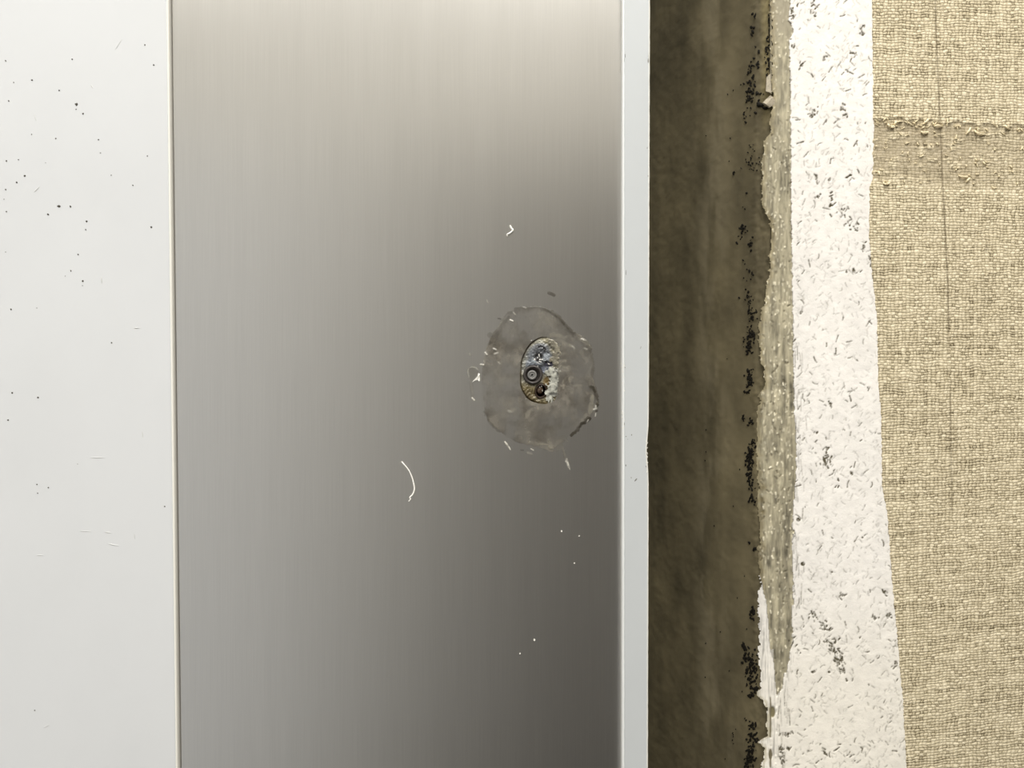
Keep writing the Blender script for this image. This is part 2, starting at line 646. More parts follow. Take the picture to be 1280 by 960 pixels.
def ceiling_light(LAMP_X, label, dim=1.0):
    t = thing('ceiling_light', label, 'lamp', (LAMP_X, LAMP_Y, RH))
    m, N, L, b = new_mat('lamp_diffuser')
    N.remove(b)
    e = N.new('ShaderNodeEmission')
    e.inputs['Color'].default_value = LAMP_COLOR + (1,)
    e.inputs['Strength'].default_value = LAMP * dim
    L.new(e.outputs[0], N['Material Output'].inputs['Surface'])
    x0, x1 = LAMP_X - LAMP_W / 2, LAMP_X + LAMP_W / 2
    y0, y1 = LAMP_Y - LAMP_D / 2, LAMP_Y + LAMP_D / 2
    link('diffuser', mesh_py('diffuser', [(x0, y0, LAMP_Z), (x0, y1, LAMP_Z), (x1, y1, LAMP_Z), (x1, y0, LAMP_Z)], [(0, 1, 2, 3)]), m, t)
    f = 0.02
    parts = []
    for a in ((x0 - f, x1 + f, y0 - f, y0), (x0 - f, x1 + f, y1, y1 + f), (x0 - f, x0, y0, y1), (x1, x1 + f, y0, y1)):
        v = [(x, y, z) for x in a[:2] for y in a[2:] for z in (LAMP_Z - 0.004, RH)]
        parts.append((v, [(0, 1, 3, 2), (4, 6, 7, 5), (0, 4, 5, 1), (2, 3, 7, 6), (0, 2, 6, 4), (1, 5, 7, 3)]))
    link('lamp_frame', mesh_py('lamp_frame', *join(parts)), M['ceiling'], t)


ceiling_light(LAMP_X, 'long ceiling light panel above the steel panel')
ceiling_light(ADDED_LAMP_X, 'long added, unseen ceiling light panel above the white panel, to the left', 0.56)

ZLO, ZHI = 0.0, RH
PYLO = 480 + (ZC - ZLO) / S    # pixel row of the floor on the wall plane
PYHI = 480 - (ZHI - ZC) / S


# ------------------------------------------------------------------ wall_right: core, cement return, plaster
def bx(px, y):                 # x of a point that appears at px at depth y behind the wall plane
    return (px - 640) * S * (1 + y / D)


RET_A = (bx(963, 0.0), 0.0005)
RET_B = (bx(945, 0.003), 0.003)
RET_C = (bx(804, 0.052), 0.052)
wall = prism('wall_right', [(RET_A[0] + 0.001, 0.0012), (RX1, 0.0012), (RX1, YB), (RET_C[0] + 0.001, YB),
                            (RET_C[0] + 0.001, RET_C[1] + 0.0006), (RET_B[0] + 0.001, RET_B[1] + 0.0006)][::1], ZLO, ZHI, M['wall_white'])
structure(wall)


def build_return():
    st = 1.6
    ys = np.concatenate([np.linspace(PYHI, -260, 6)[:-1], np.arange(-260, 1220, st), np.linspace(1220, PYLO, 8)[1:]])
    # profile parameter t: 0..1 from the deep end to the arris, then the chamfer
    prof = [(RET_C, 804.0), (RET_B, 945.0), (RET_A, 963.0), ((RET_A[0] + 0.006, 0.0009), 983.0)]
    pxs, px, py_ = [], [], []
    for (a, pa), (b, pb) in zip(prof[:-1], prof[1:]):
        n = int((pb - pa) / 1.5)
        for i in range(n):
            t = i / n
            px.append(a[0] + (b[0] - a[0]) * t); py_.append(a[1] + (b[1] - a[1]) * t); pxs.append(pa + (pb - pa) * t)
    px.append(prof[-1][0][0]); py_.append(prof[-1][0][1]); pxs.append(prof[-1][1])
    px, py_, pxs = map(np.array, (px, py_, pxs))
    PX, PY = np.meshgrid(pxs, ys)
    relief = 0.0006 * (fbm(PX / 22, PY / 60, 5) - 0.5) + 0.00025 * (fbm(PX / 5, PY / 9, 8, 3) - 0.5)
    near = sstep(935, 948, PX) * (1 - sstep(975, 983, PX))
    relief += near * 0.0008 * (fbm(PX / 4, PY / 6, 31, 3) - 0.5)
    X = px[None, :] - relief * 0.9
    Y = py_[None, :] - relief * 0.45
    Z = ZC + (480 - PY) * S
    base = lin((106, 97, 73))
    streak = fbm(PX / 16, PY / 190, 12, 4)
    blot = fbm(PX / 26, PY / 48, 44, 4)
    k = 0.78 + 0.55 * (streak - 0.5) + 0.55 * (blot - 0.5)
    band = np.exp(-((PX - 897) / 18) ** 2) * sstep(0.35, 0.65, fbm(PX / 14, PY / 90, 71))
    k = k + 0.30 * band
    c = base[None, None, :] * np.clip(k, 0.3, 2)[..., None]
    grey = lin((120, 112, 92))
    c = c * (1 - 0.45 * band[..., None]) + grey * 0.45 * band[..., None]
    # olive, flaky edge on the upper arris
    up = sstep(948, 958, PX) * (1 - sstep(120, 175, PY))
    oc = lin((112, 102, 72)) * (0.55 + 0.9 * fbm(PX / 5, PY / 12, 91))[..., None]
    c = c * (1 - up[..., None]) + oc * up[..., None]
    V = np.stack([X, Y, Z], -1).reshape(-1, 3)
    me = mesh_np('cement_return', V, grid_faces(len(ys), len(pxs)), c.reshape(-1, 3))
    o = link('cement_return', me, M['return'], wall, True)
    o['label'] = 'dark olive brown bare cement return'


build_return()


def on_return(px, py, h):
    """point on the return surface that appears at px, py, lifted h off it"""
    a, b, pa, pb = (RET_C, RET_B, 804.0, 945.0) if px < 945 else (RET_B, RET_A, 945.0, 963.0)
    # solve for the profile point with this apparent px
    lo, hi = 0.0, 1.0
    for _ in range(30):
        t = (lo + hi) / 2
        x = a[0] + (b[0] - a[0]) * t; y = a[1] + (b[1] - a[1]) * t
        ap = 640 + x / (S * (1 + y / D))
        if ap < px:
            lo = t
        else:
            hi = t
    z = ZC + (480 - py) * S * (1 + y / D)
    return (x - 0.9 * h, y - 0.45 * h, z)


def interp_tab(tab, y):
    tab = sorted(tab)
    return np.interp(y, [t[0] for t in tab], [t[1] for t in tab])


LEFT_EDGE = [(-400, 963), (0, 963), (40, 964), (120, 965), (150, 963), (165, 961), (175, 956), (185, 953), (240, 951), (258, 953), (272, 959),
             (280, 964), (300, 963), (340, 961), (360, 958), (380, 956), (385, 951), (420, 948), (440, 950), (480, 957), (490, 951), (500, 949),
             (520, 947), (545, 947), (560, 945), (600, 947), (605, 950), (615, 946), (640, 946), (650, 950), (700, 948), (730, 950), (745, 947),
             (790, 949), (800, 948), (830, 949), (850, 951), (862, 949), (868, 946), (875, 952), (885, 957), (895, 959), (905, 956), (910, 960),
             (916, 961), (922, 954), (927, 949), (932, 953), (945, 954), (955, 951), (1100, 951), (1400, 952)]
BEIGE_R = [(-400, 988), (0, 988), (25, 986), (37, 993), (50, 987), (100, 988), (240, 989), (300, 990), (480, 992), (560, 994), (600, 994), (650, 990),
           (720, 991), (800, 990), (830, 986), (850, 979), (870, 974), (885, 971), (900, 969), (1400, 969)]
BEIGE_L = [(-400, 940), (700, 940), (712, 947), (730, 952), (760, 957), (800, 962.5), (850, 968), (885, 971), (900, 970), (1400, 970)]
LINEN_EDGE = [(-2000, 1088), (0, 1090), (100, 1091), (140, 1091), (225, 1090), (235, 1087), (290, 1086), (320, 1088), (370, 1093), (400, 1096), (480, 1098),
              (520, 1101), (560, 1102), (610, 1102.5), (640, 1109), (700, 1113), (760, 1118), (800, 1122), (840, 1125), (880, 1129), (960, 1133), (3000, 1250)]


def build_plaster():
    """filler and old plaster share the arris; each is a relief of its own"""
    st = 0.9
    x0, x1, y0, y1 = 940.0, 1150.0, -420.0, 1380.0
    xs = np.arange(x0, x1, st); ys = np.arange(y0, y1, st)
    PX, PY = np.meshgrid(xs, ys)
    jl = 7.0 * (fbm(PX / 60, PY / 5, 3, 4) - 0.5) - 1.5 * sstep(.62, .75, vnoise(PX * 0, PY / 2.2, 4))
    le = interp_tab(LEFT_EDGE, ys)[:, None] + jl
    br = interp_tab(BEIGE_R, ys)[:, None] + 4.0 * (fbm(PX / 300, PY / 5, 9, 4) - 0.5)
    bl = interp_tab(BEIGE_L, ys)[:, None] + 3.0 * (fbm(PX / 300, PY / 18, 10, 4) - 0.5)
    # long trowel streaks tear the right edge of the filler low down
    tear = sstep(480, 620, PY) * 9 * (fbm(PX / 3.0, PY / 70, 15, 3) - 0.45)
    br = br + tear
    bl = bl + sstep(700, 760, PY) * (10 * (fbm(PX / 2.2, PY / 60, 16, 3) - 0.5))
    beige = sstep(-0.8, 0.8, PX - bl) * sstep(-0.8, 0.8, br - PX)
    # ---------------- colours
    streak = fbm(PX / 5, PY / 55, 21, 4)
    fine = fbm(PX / 2.2, PY / 11, 22, 3)
    mott = fbm(PX / 10, PY / 16, 23, 4)
    bc = lin((180, 172, 147))
    bk = 0.66 + 0.85 * (streak - 0.4) + 0.75 * (fine - 0.5) + 0.5 * (mott - 0.5)
    bk = np.clip(bk, 0.25, 1.5)
    bcol = bc * bk[..., None]
    smooth_top = (1 - sstep(28, 62, PY + 22 * (fbm(PX / 6, PY / 9, 25) - 0.5)))
    bcol = bcol * (1 - smooth_top[..., None]) + lin((163, 155, 134)) * smooth_top[..., None]
    grey_patch = np.exp(-((PX - 972) / 8) ** 2 - ((PY - 90) / 12) ** 2) + np.exp(-((PX - 960) / 9) ** 2 - ((PY - 556) / 6) ** 2)
    bcol = bcol * (1 - 0.5 * grey_patch[..., None]) + lin((140, 134, 116)) * 0.5 * grey_patch[..., None]
    # ochre rim on the left
    rim = (1 - sstep(0, 10, PX - le)) * beige
    bcol = bcol * (1 - 0.6 * rim[..., None]) + lin((178, 162, 120)) * (0.65 + 0.5 * (fine - 0.5))[..., None] * 0.6 * rim[..., None]
    # white grains caught in the filler
    grains = np.zeros_like(PX); gdark = np.zeros_like(PX)
    rng = random.Random(5)
    for i in range(620):
        gx, gy = rng.uniform(950, 992), rng.uniform(-40, 900)
        stamp(grains, x0, y0, st, gx, gy, rng.uniform(0, 3.5), rng.uniform(0.9, 1.7), math.pi / 2 + rng.gauss(0, 0.3), rng.uniform(0.3, 1) * (1.0 if rng.random() < .4 else .45))
    for i in range(230):
        gx, gy = rng.uniform(950, 994), rng.uniform(150, 900)
        stamp(gdark, x0, y0, st, gx, gy, rng.uniform(0, 4), rng.uniform(0.9, 1.8), math.pi / 2 + rng.gauss(0, 0.5), rng.uniform(0.2, 0.8))
    bcol = bcol * (1 - grains[..., None]) + lin((246, 238, 212)) * grains[..., None]
    bcol = bcol * (1 - 0.75 * gdark[..., None]) + lin((84, 76, 54)) * 0.75 * gdark[..., None]
    # dark blobs at 952..957, y 605..655
    for (cx, cy, r) in ((955, 609, 4), (953, 624, 4.5), (954, 640, 4), (954, 685, 4)):
        g = np.exp(-((PX - cx) ** 2 + (PY - cy) ** 2) / (r * r))
        bcol = bcol * (1 - 0.55 * g[..., None]) + lin((112, 98, 60)) * 0.55 * g[..., None]
    # plaster
    wc = lin((251, 247, 241))
    wk = 0.93 + 0.16 * (fbm(PX / 9, PY / 9, 41, 4) - 0.5) + 0.10 * (fbm(PX / 40, PY / 60, 42) - 0.5)
    wcol = wc * np.clip(wk, 0.6, 1.06)[..., None]
    lw = sstep(690, 900, PY)
    wcol = wcol * (1 - lw[..., None] * (1 - np.array([0.99, 0.98, 0.935])))
    spill = (1 - sstep(966, 974, PX)) * sstep(690, 715, PY)
    spk = np.clip(1.0 - 1.5 * np.clip(fbm(PX / 1.6, PY / 26, 47, 3) - 0.52, 0, 1) - 0.9 * np.clip(fbm(PX / 3, PY / 8, 48, 3) - 0.6, 0, 1), 0.4, 1)
    wcol = wcol * (1 - spill[..., None] * (1 - spk)[..., None])
    # pits: short slanted tears in the skin of the plaster
    pit = np.zeros_like(PX)
    rng = random.Random(11)
    n = 0
    for i in range(6900):
        gx, gy = rng.uniform(986, 1140), rng.uniform(y0, y1)
        if gx < 992 and rng.random() < 0.4:
            continue
        d = vnoise(np.array([gx / 24]), np.array([gy / 24]), 77)[0]
        if rng.random() > 0.30 + 0.9 * d:
            continue
        strong = rng.random()
        amt = 0.10 + 0.24 * rng.random() if strong < 0.86 else (0.4 + 0.45 * rng.random())
        ang = (-0.95 if rng.random() < 0.62 else 0.9) + rng.gauss(0, 0.4)
        ln = rng.uniform(1, 6.5) if strong < 0.95 else rng.uniform(4, 9)
        stamp(pit, x0, y0, st, gx, gy, ln, rng.uniform(0.7, 1.5), ang, amt, 0.8, rng.gauss(0, 0.25))

    def cluster(cx, cy, sx, sy, n, rot, amt=0.85, big=2.2):
        for _ in range(n):
            a, b = rng.gauss(0, sx), rng.gauss(0, sy)
            gx = cx + a * math.cos(rot) - b * math.sin(rot); gy = cy + a * math.sin(rot) + b * math.cos(rot)
            stamp(pit, x0, y0, st, gx, gy, rng.uniform(0.3, 3.6), rng.uniform(1.0, big), rot + math.pi / 2 + rng.gauss(0, 0.7), rng.uniform(0.6, 1), 0.7)
    for a in ((1018, 3, 1.5, 4, 7, 0.1), (1018, 17, 1, 2, 4, 0), (1079, 40, 3, 4, 9, 0.5), (1016, 141, 2, 6, 13, 0.55), (1055, 138, 2, 5, 11, -0.4),
              (1030, 75, 1, 4, 4, 0.7), (1000, 82, 2, 3, 5, 0.6), (1063, 66, 5, 1, 5, 0.3), (1022, 225, 1, 6, 8, -0.35), (1061, 221, 2, 3, 6, 0.8),
              (1036, 224, 1.5, 2, 4, 0.6), (1023, 244, 1.5, 3, 6, 0.7), (1039, 250, 1, 2.5, 6, 0.2), (1055, 271, 8, 5, 16, 0.3), (1066, 283, 6, 4, 9, -.7),
              (1079, 310, 1, 3, 7, 0.4), (1088, 326, 1, 5, 7, -0.05), (1001, 390, .7, .7, 4, 0), (1065, 339, 5, 2, 9, 0), (1033, 573, 3, 7, 26, 0.1),
              (1019, 540, 1, 1, 3, 0), (1036, 505, 1, 3, 4, 0), (1018, 770, 3, 4, 12, -.5), (1030, 782, 5, 5, 16, -.5), (1041, 803, 5, 7, 24, -.5),
              (1047, 822, 4, 6, 34, -.3), (1053, 838, 3, 5, 10, -.5), (1058, 850, 1, 1, 2, 0), (976, 936, 2, 2, 9, .5), (986, 935, 1.5, 1, 5, 0),
              (979, 948, 2, 3, 8, -.7), (985, 917, 5, 1, 8, -.25), (1031, 940, 1, 3, 4, -.5), (1053, 745, 3, 2, 8, 0), (1111, 770, 2, 3, 7, 0.5),
              (1094, 772, 2, 1.5, 5, 0), (1121, 829, 2, 1, 4, 0.2), (1017, 840, 1, 1, 4, 0), (1107, 742, 2, 2, 6, 0), (992, 57, 1, 2, 5, 0),
              (1047, 600, 1, 5, 4, 0), (1065, 590, 1, 5, 5, .1), (990, 20, 1.5, 14, 14, 0.05)):
        cluster(*a)
    for (cx, cy, r) in ((998, 649.5, 4.6), (1003.5, 705, 4.4), (982.5, 678, 2.6), (1078, 672, 1.8), (1040, 715, 1.6), (1036.5, 840, 2.6)):
        stamp(pit, x0, y0, st, cx, cy, 0.4, r, 0, 0.95, 0.9)
    edge = np.zeros_like(PX)
    # vertical scraping marks beside the filler, low down
    for i in range(150):
        gy = rng.uniform(430, 960)
        gx = np.interp(gy, [0, 560, 720, 850, 930], [991, 995, 993, 984, 976]) + rng.gauss(0, 5)
        stamp(edge, x0, y0, st, gx, gy, rng.uniform(4, 22), rng.uniform(0.6, 1.1), math.pi / 2 + rng.gauss(0, 0.05), rng.uniform(0.15, 0.6), 0.9)
    pit = np.maximum(pit, edge * (PX > br - 2))
    pit = pit * np.clip(0.35 + 1.3 * fbm(PX / 1.7, PY / 1.7, 57, 2), 0.3, 1.25)
    pc = lin((86, 80, 62))
    pm = np.clip(pit * 1.15, 0, 1)
    wcol = wcol * (1 - pm[..., None]) + pc * pm[..., None]
    # ---------------- relief
    flake = fbm(PX / 7, PY / 7, 51, 4)
    hw = 0.00012 + 0.00011 * (flake - 0.5) + 0.00004 * (np.abs(fbm(PX / 3, PY / 3, 53, 3) - 0.5) * 2) - 0.00018 * np.clip(pit, 0, 1)
    step = 0.0007 * sstep(-1, 1.2, PX - br) * 1.0
    hb = 0.0001 + 0.0004 * (streak - 0.5) + 0.0003 * (fine - 0.5) + 0.00025 * grains - 0.0003 * gdark
    # rounded arris
    rnd = np.clip((966 - PX) / 22, 0, 1.2)
    drop = 0.0042 * rnd ** 2
    H = hw * (1 - beige) + hb * beige + 0.0002
    H = np.where(PX > br, np.maximum(H, H + 0.0003), H)
    H = H - drop + 0.0003
    # slit over the corner bead in the lower part
    slit = np.exp(-((PX - 963 - 1.2 * (fbm(PX * 0, PY / 9, 62) - .5)) / (0.7 + 0.9 * vnoise(PX * 0, PY / 6, 63))) ** 2) * sstep(868, 874, PY) * sstep(0.42, 0.55, fbm(PX * 0, PY / 9, 61) + 0.06)
    H = H - 0.0003 * slit
    wcol = wcol * (1 - 0.85 * slit[..., None]) + lin((112, 104, 82)) * 0.85 * slit[..., None]
    # rounded blobs of bare filler bitten out at the lower arris
    for (cx, cy, rx, ry) in ((965.5, 890, 3.8, 7.5), (963, 943, 2.5, 7)):
        g = 1 - sstep(0.75, 1.1, np.hypot((PX - cx) / rx, (PY - cy) / ry))
        wcol = wcol * (1 - g[..., None]) + lin((128, 120, 92)) * g[..., None]
        H = H - 0.0004 * g
    lowflake = (1 - sstep(0, 9, PX - le)) * sstep(860, 870, PY)
    wcol = wcol * (1 - 0.6 * lowflake[..., None] * (fine > 0.45)[..., None]) + lin((176, 166, 128)) * 0.6 * lowflake[..., None] * (fine > 0.45)[..., None]
    lef = interp_tab(LINEN_EDGE, ys)[:, None] + 12
    for name, sel, colr, mat in (('filler_band', beige > 0.5, bcol, M['filler']), ('plaster_coat', beige <= 0.5, wcol, M['plaster'])):
        keep = (PX > le) & (PX < lef)
        # let the two pieces share their border
        grow = sel.copy()
        grow[:, 1:] |= sel[:, :-1]; grow[:, :-1] |= sel[:, 1:]; grow[1:] |= sel[:-1]; grow[:-1] |= sel[1:]
        q = grid_faces(len(ys), len(xs), keep & grow)
        V, q, c = compact(pgrid(PX, PY, H), q, colr.reshape(-1, 3))
        o = link(name, mesh_np(name, V, q, c), mat, wall, True)
        o['label'] = 'beige grey smeared filler along the arris' if name == 'filler_band' else 'pitted old white plaster skin'


build_plaster()

# corner bead: narrow metal nosing on the arris, showing at the top and the bottom
for name, x0, x1, z0, z1 in (('corner_bead', 962.6, 964.6, ZC + (480 - 118) * S, ZC + (480 + 420) * S),
                             ('corner_bead', 962.2, 963.4, ZC - (1380 - 480) * S, ZC - (868 - 480) * S)):
    box(name, bx(x0, 0), bx(x1, 0), -0.00042, 0.002, z0, z1, M['bead'], wall, 0.0001)


def build_flecks():
    rng = random.Random(3)
    parts = []

    def put(cx, cy, sx, sy, n, r0=0.7, r1=1.9):
        for _ in range(n):
            x = min(rng.gauss(cx, sx), 962.5); y = rng.gauss(cy, sy)
            r = rng.uniform(r0, r1)
            parts.append(lump(x, y, 0.0001, r * rng.uniform(0.6, 1.1), r * rng.uniform(0.8, 1.7), rng.uniform(-.6, .6), 0.0003, rng, 6, on_return))
    for a in ((944, 20, 1.5, 2, 5), (941, 37, 2.5, 4, 10), (945, 70, 3, 6, 5), (944, 80, 3, 3, 9), (941, 90, 4, 5, 10), (939, 108, 4, 6, 20), (937, 120, 3, 5, 16),
              (936, 133, 4, 6, 8), (934, 148, 2, 8, 7), (951, 117, 3, 1, 5), (939, 190, 3, 7, 7, .6, 1.2), (939, 205, 4, 6, 18, .6, 1.4), (917, 216, 1, 1.5, 3),
              (950, 205, 1, 3, 3, .6, 1), (933, 241, 1, 1, 2), (930, 259, 1, 1, 2, .5, 1), (930, 285, 3, 2.5, 16), (925, 299, 2, 4, 5), (938, 307, 2, 4, 10), (930, 325, 2, 4, 3),
              (939, 341, 1.5, 2, 5), (935, 350, 3, 10, 8, .5, 1.1), (934, 367, 3, 4, 10, .6, 1.3), (937, 380, 2, 5, 16, .6, 1.4), (940, 393, 3, 5, 26, .6, 1.5), (938, 420, 3, 6, 36), (936, 436, 3, 5, 22),
              (930, 424, 1, 2, 3), (938, 466, 2, 5, 22), (936, 478, 3, 3, 18), (938, 483, 2, 4, 14), (934, 490, 3, 2, 4), (928, 523, 1.5, 1.5, 5), (939, 528, 2.5, 3, 14),
              (941, 555, 2, 4, 14), (938, 566, 3, 5, 36), (938, 580, 3, 6, 44), (936, 595, 2, 3, 12), (939, 603, 2, 4, 12), (940, 624, 2.5, 2.5, 14), (937, 679, 1, 1, 3),
              (943, 685, 1.5, 4, 10), (942, 764, 2, 3, 20, .9, 2.2), (940, 773, 2, 3, 8), (930, 810, 2, 3, 14, 1, 2.4), (934, 820, 3, 4, 18, 1, 2), (941, 832, 3.5, 8, 44), (938, 846, 3, 5, 22),
              (942, 860, 3.5, 5, 24), (937, 868, 2, 2, 6), (917, 921, 1, 3, 5), (937, 905, 2.5, 2.5, 8), (943, 906, 3, 1.5, 7), (939, 920, 2.5, 4, 18), (938, 935, 3, 5, 30), (937, 950, 3, 5, 26),
              (933, 955, 2, 5, 10), (945, 925, 2, 3, 8), (937, 972, 3, 9, 26), (938, 1000, 3, 14, 26)):
        put(*a)
    for i in range(26):        # black line in the corner beside the bead
        y = rng.uniform(-30, 120)
        parts.append(lump(rng.gauss(962, 0.6), y, 0.0002, rng.uniform(.5, 1.0), rng.uniform(1.5, 4), 0, 0.0003, rng, 6, on_return))
    for i in range(34):
        y = rng.uniform(48, 104)
        parts.append(lump(min(962, rng.gauss(959.5, 1.6)), y, 0.0002, rng.uniform(.5, 1.1), rng.uniform(.8, 2.2), rng.uniform(-.5, .5), 0.0003, rng, 6, on_return))
    for i in range(24):
        parts.append(lump(rng.uniform(880, 935), rng.uniform(0, 960), 0.0001, .7, rng.uniform(.7, 1.4), 0, 0.0002, rng, 6, on_return))
    o = link('mastic_fleck', mesh_py('mastic_fleck', *join(parts)), M['black'], wall)
    o['kind'] = 'stuff'
    o['label'] = 'black mastic flecks along the dark return'


build_flecks()


def build_arris_break():
    rng = random.Random(9)
    # black lumps standing for the cavity's darkness, pale broken flake above them
    parts = [lump(951, 131, 0.0002, 5.5, 3.6, 0.2, 0.0009, rng, 9, on_return), lump(958, 135, 0.0002, 5, 2.4, 0.1, 0.0008, rng, 9, on_return),
             lump(945, 141, 0.0002, 2, 1.6, 0, 0.0005, rng, 7, on_return), lump(960, 125, 0.0002, 2.6, 1.4, -0.3, 0.0006, rng, 7, on_return)]
    o = link('cavity_dark', mesh_py('cavity_dark', *join(parts)), M['black'], wall)
    o['label'] = 'black lumps standing for the dark hole at the broken arris'
    m = simple('pale_flake', (176, 166, 146), 0.7, noise=0.2, scale=1500)
    v = [P(953.5, 128, 0.0008), P(958, 123.5, 0.0012), P(963, 119, 0.0012), (P(966, 121, 0.0010)), P(969, 126, 0.0008), P(968, 131, 0.0006), P(962, 134, 0.0010), P(958, 130.5, 0.0016)]
    vb = [(x, y + 0.0009, z) for x, y, z in v]
    n = len(v)
    f = [tuple(range(n)), tuple(reversed(range(n, 2 * n)))] + [(i, n + i, n + (i + 1) % n, (i + 1) % n) for i in range(n)]
    o = link('broken_flake', mesh_py('broken_flake', v + vb, f), m, wall)
    o['label'] = 'pale broken flake of filler'
    v = [P(958.5, 96, 0.0004), P(963, 92, 0.0007), P(964, 116, 0.0007), P(957.5, 114, 0.0002)]
    vb = [(x, y + 0.0006, z) for x, y, z in v]
    f = [(0, 1, 2, 3), (7, 6, 5, 4)] + [(i, 4 + i, 4 + (i + 1) % 4, (i + 1) % 4) for i in range(4)]
    link('broken_flake', mesh_py('broken_flake', v + vb, f), m, wall)


build_arris_break()


# ------------------------------------------------------------------ linen wallcovering
def build_linen():
    t = thing('linen_wallcovering', 'coarse beige woven linen wallcovering with torn dull band, right of white plaster', 'wallcovering',
              (P(1190, 0)[0], 0, 0))
    ss = np.concatenate([[0.0], np.arange(0.2, 240, 1.15), np.arange(244, 700, 8), np.linspace(700, (RX1 / S + 640) - 1400, 20)])
    ys = np.concatenate([np.linspace(PYHI, -220, 14)[:-1], np.arange(-220, 1180, 1.15), np.linspace(1180, PYLO, 14)[1:]])
    E = interp_tab(LINEN_EDGE, ys)
    SS, PY = np.meshgrid(ss, ys)
    PX = E[:, None] + SS
    jit = 2.6 * (fbm(PY / 3.0, PY * 0 + 3, 3, 3) - 0.5)
    PX = PX + jit * np.exp(-SS / 2.0)
    # torn band
    top = 148 + (PX - 1090) * 0.055 + 11 * (fbm(PX / 9, PX * 0 + 5, 14, 4) - 0.5)
    bot = 227 + (PX - 1090) * 0.07 + 9 * (fbm(PX / 12, PX * 0 + 9, 15, 4) - 0.5)
    worn = sstep(-1.0, 1.0, PY - top) * sstep(-5, 5, bot - PY)
    patch = fbm(PX / 12, PY / 8, 16, 4)
    island = sstep(0.60, 0.68, patch) * sstep(0, 3, PY - top)
    fade = 1 - 0.45 * sstep(1160, 1280, PX) - 0.25 * sstep(190, 235, PY)
    worn = worn * fade * (1 - 0.8 * island)
    cutx = interp_tab([(-3000, 1160), (0, 1169), (60, 1171), (150, 1175), (240, 1179), (340, 1184), (400, 1186), (460, 1186), (490, 1188), (640, 1190), (2000, 1195)], ys)[:, None]
    cut = np.exp(-((PX - cutx) / 0.85) ** 2) * np.where(PY < 418, 1, np.where(PY < 492, 0.25, np.where(PY < 640, 0.8, 0.0)))
    cut = cut * (0.75 + 0.5 * fbm(PX * 0, PY / 25, 19))
    nick = np.zeros_like(PX)
    for (cx, cy, rx, ry, a) in ((1233.5, 308, 1.0, 3.5, 1), (1232.5, 313, 1.2, 2.4, 1), (1146, 805, 1.2, 4.5, .5)):
        nick = np.maximum(nick, a * np.exp(-((PX - cx) / rx) ** 2 - ((PY - cy) / ry) ** 2))
    cutall = np.clip(np.maximum(cut * 0.75, nick * 0.8), 0, 1)
    edge = np.exp(-SS / 1.6)
    H = 0.0011 + 0.00025 * (1 - worn) - 0.0003 * cut + 0.00018 * (fbm(PX / 30, PY / 30, 33, 3) - 0.5) + 0.00012 * (fbm(PX / 5, PY / 4, 34, 3) - 0.5)
    H = H + 0.0002 * np.exp(-((PY - top + 2) / 3.0) ** 2) - 0.0004 * edge
    H[:, 0] = -0.001
    # thread coordinates: the weft droops at the top and climbs to the right lower down
    k = np.interp(PY, [-300, 0, 300, 480, 620, 760, 960, 1300], [-0.03, -0.02, -0.012, 0.01, 0.05, 0.085, 0.095, 0.1])
    Vc = (PY + k * (PX - 1090) + 2.5 * (fbm(PX / 90, PY / 60, 55, 2) - 0.5)) / 3.55
    Uc = (PX + 0.012 * PY + 3.0 * (fbm(PX / 60, PY / 120, 56, 2) - 0.5)) / 4.7
    uv = np.stack([Uc, Vc], -1).reshape(-1, 2)
    V = pgrid(PX, PY, H)
    me = mesh_np('woven_sheet', V, grid_faces(len(ys), len(ss)), None, uv, {'worn': worn, 'cut': cutall})
    link('woven_sheet', me, M['linen'], t, True)
    # frayed fibres standing off the torn edge
    rng = random.Random(21)
    parts = []

    def fibre(cx, cy, ln, ang, r, lift):
        pts, rad = [], []
        bend = rng.gauss(0, 0.5)
        for i in range(6):
            u = i / 5
            a = ang + bend * (u - 0.5)
            pts.append(P(cx + ln * (u - .5) * math.cos(a), cy + ln * (u - .5) * math.sin(a), 0.0013 + lift * math.sin(math.pi * u)))
            rad.append(r * S * (0.55 + 0.45 * math.sin(math.pi * (0.1 + 0.8 * u))))
        parts.append(tube(pts, rad, 5))
    for i in range(44):
        x = rng.uniform(1092, 1290)
        y = 149 + (x - 1090) * 0.055 + rng.gauss(3, 4)
        fibre(x, y, rng.uniform(3, 9), rng.choice((0, 0.1, -0.7, 0.6, 1.4)) + rng.gauss(0, .25), rng.uniform(.4, .8), rng.uniform(.0001, .0004))
    for i in range(60):
        x = rng.uniform(1092, 1290)
        fibre(x, rng.uniform(165, 228) + (x - 1090) * .05, rng.uniform(2, 6), rng.choice((0, 1.4, 0.5)) + rng.gauss(0, .3), rng.uniform(.45, .8), rng.uniform(.0001, .0004))
    for (x, y, ln, a, r) in ((1156, 166, 9, .05, 1.5), (1173, 157, 11, .02, 1.5), (1112, 157, 6, .6, 1.4), (1158, 152, 9, -.8, 1.3), (1211, 164, 10, -1.0, 1.2), (1224, 167, 15, .35, 1.5), (1119, 154, 5, -1.1, 1.3),
                             (1259, 159, 8, .7, 1.4), (1204, 221, 12, .2, 1.2), (1210, 225, 7, -.9, 1.2), (1108, 230, 9, .05, 1.3), (1116, 159, 5, 0, 1.6)):
        fibre(x, y, ln, a, r, 0.0006)
    o = link('frayed_fibre', mesh_py('frayed_fibre', *join(parts)), M['fray'], t)
    o['kind'] = 'stuff'


build_linen()


# ------------------------------------------------------------------ white panel on the left
def panel_edge(py):            # px of the panel's front right edge
    return 208.6 + 11.6 * py / 960.0


HP = 0.0016                    # how far its face stands proud of the steel


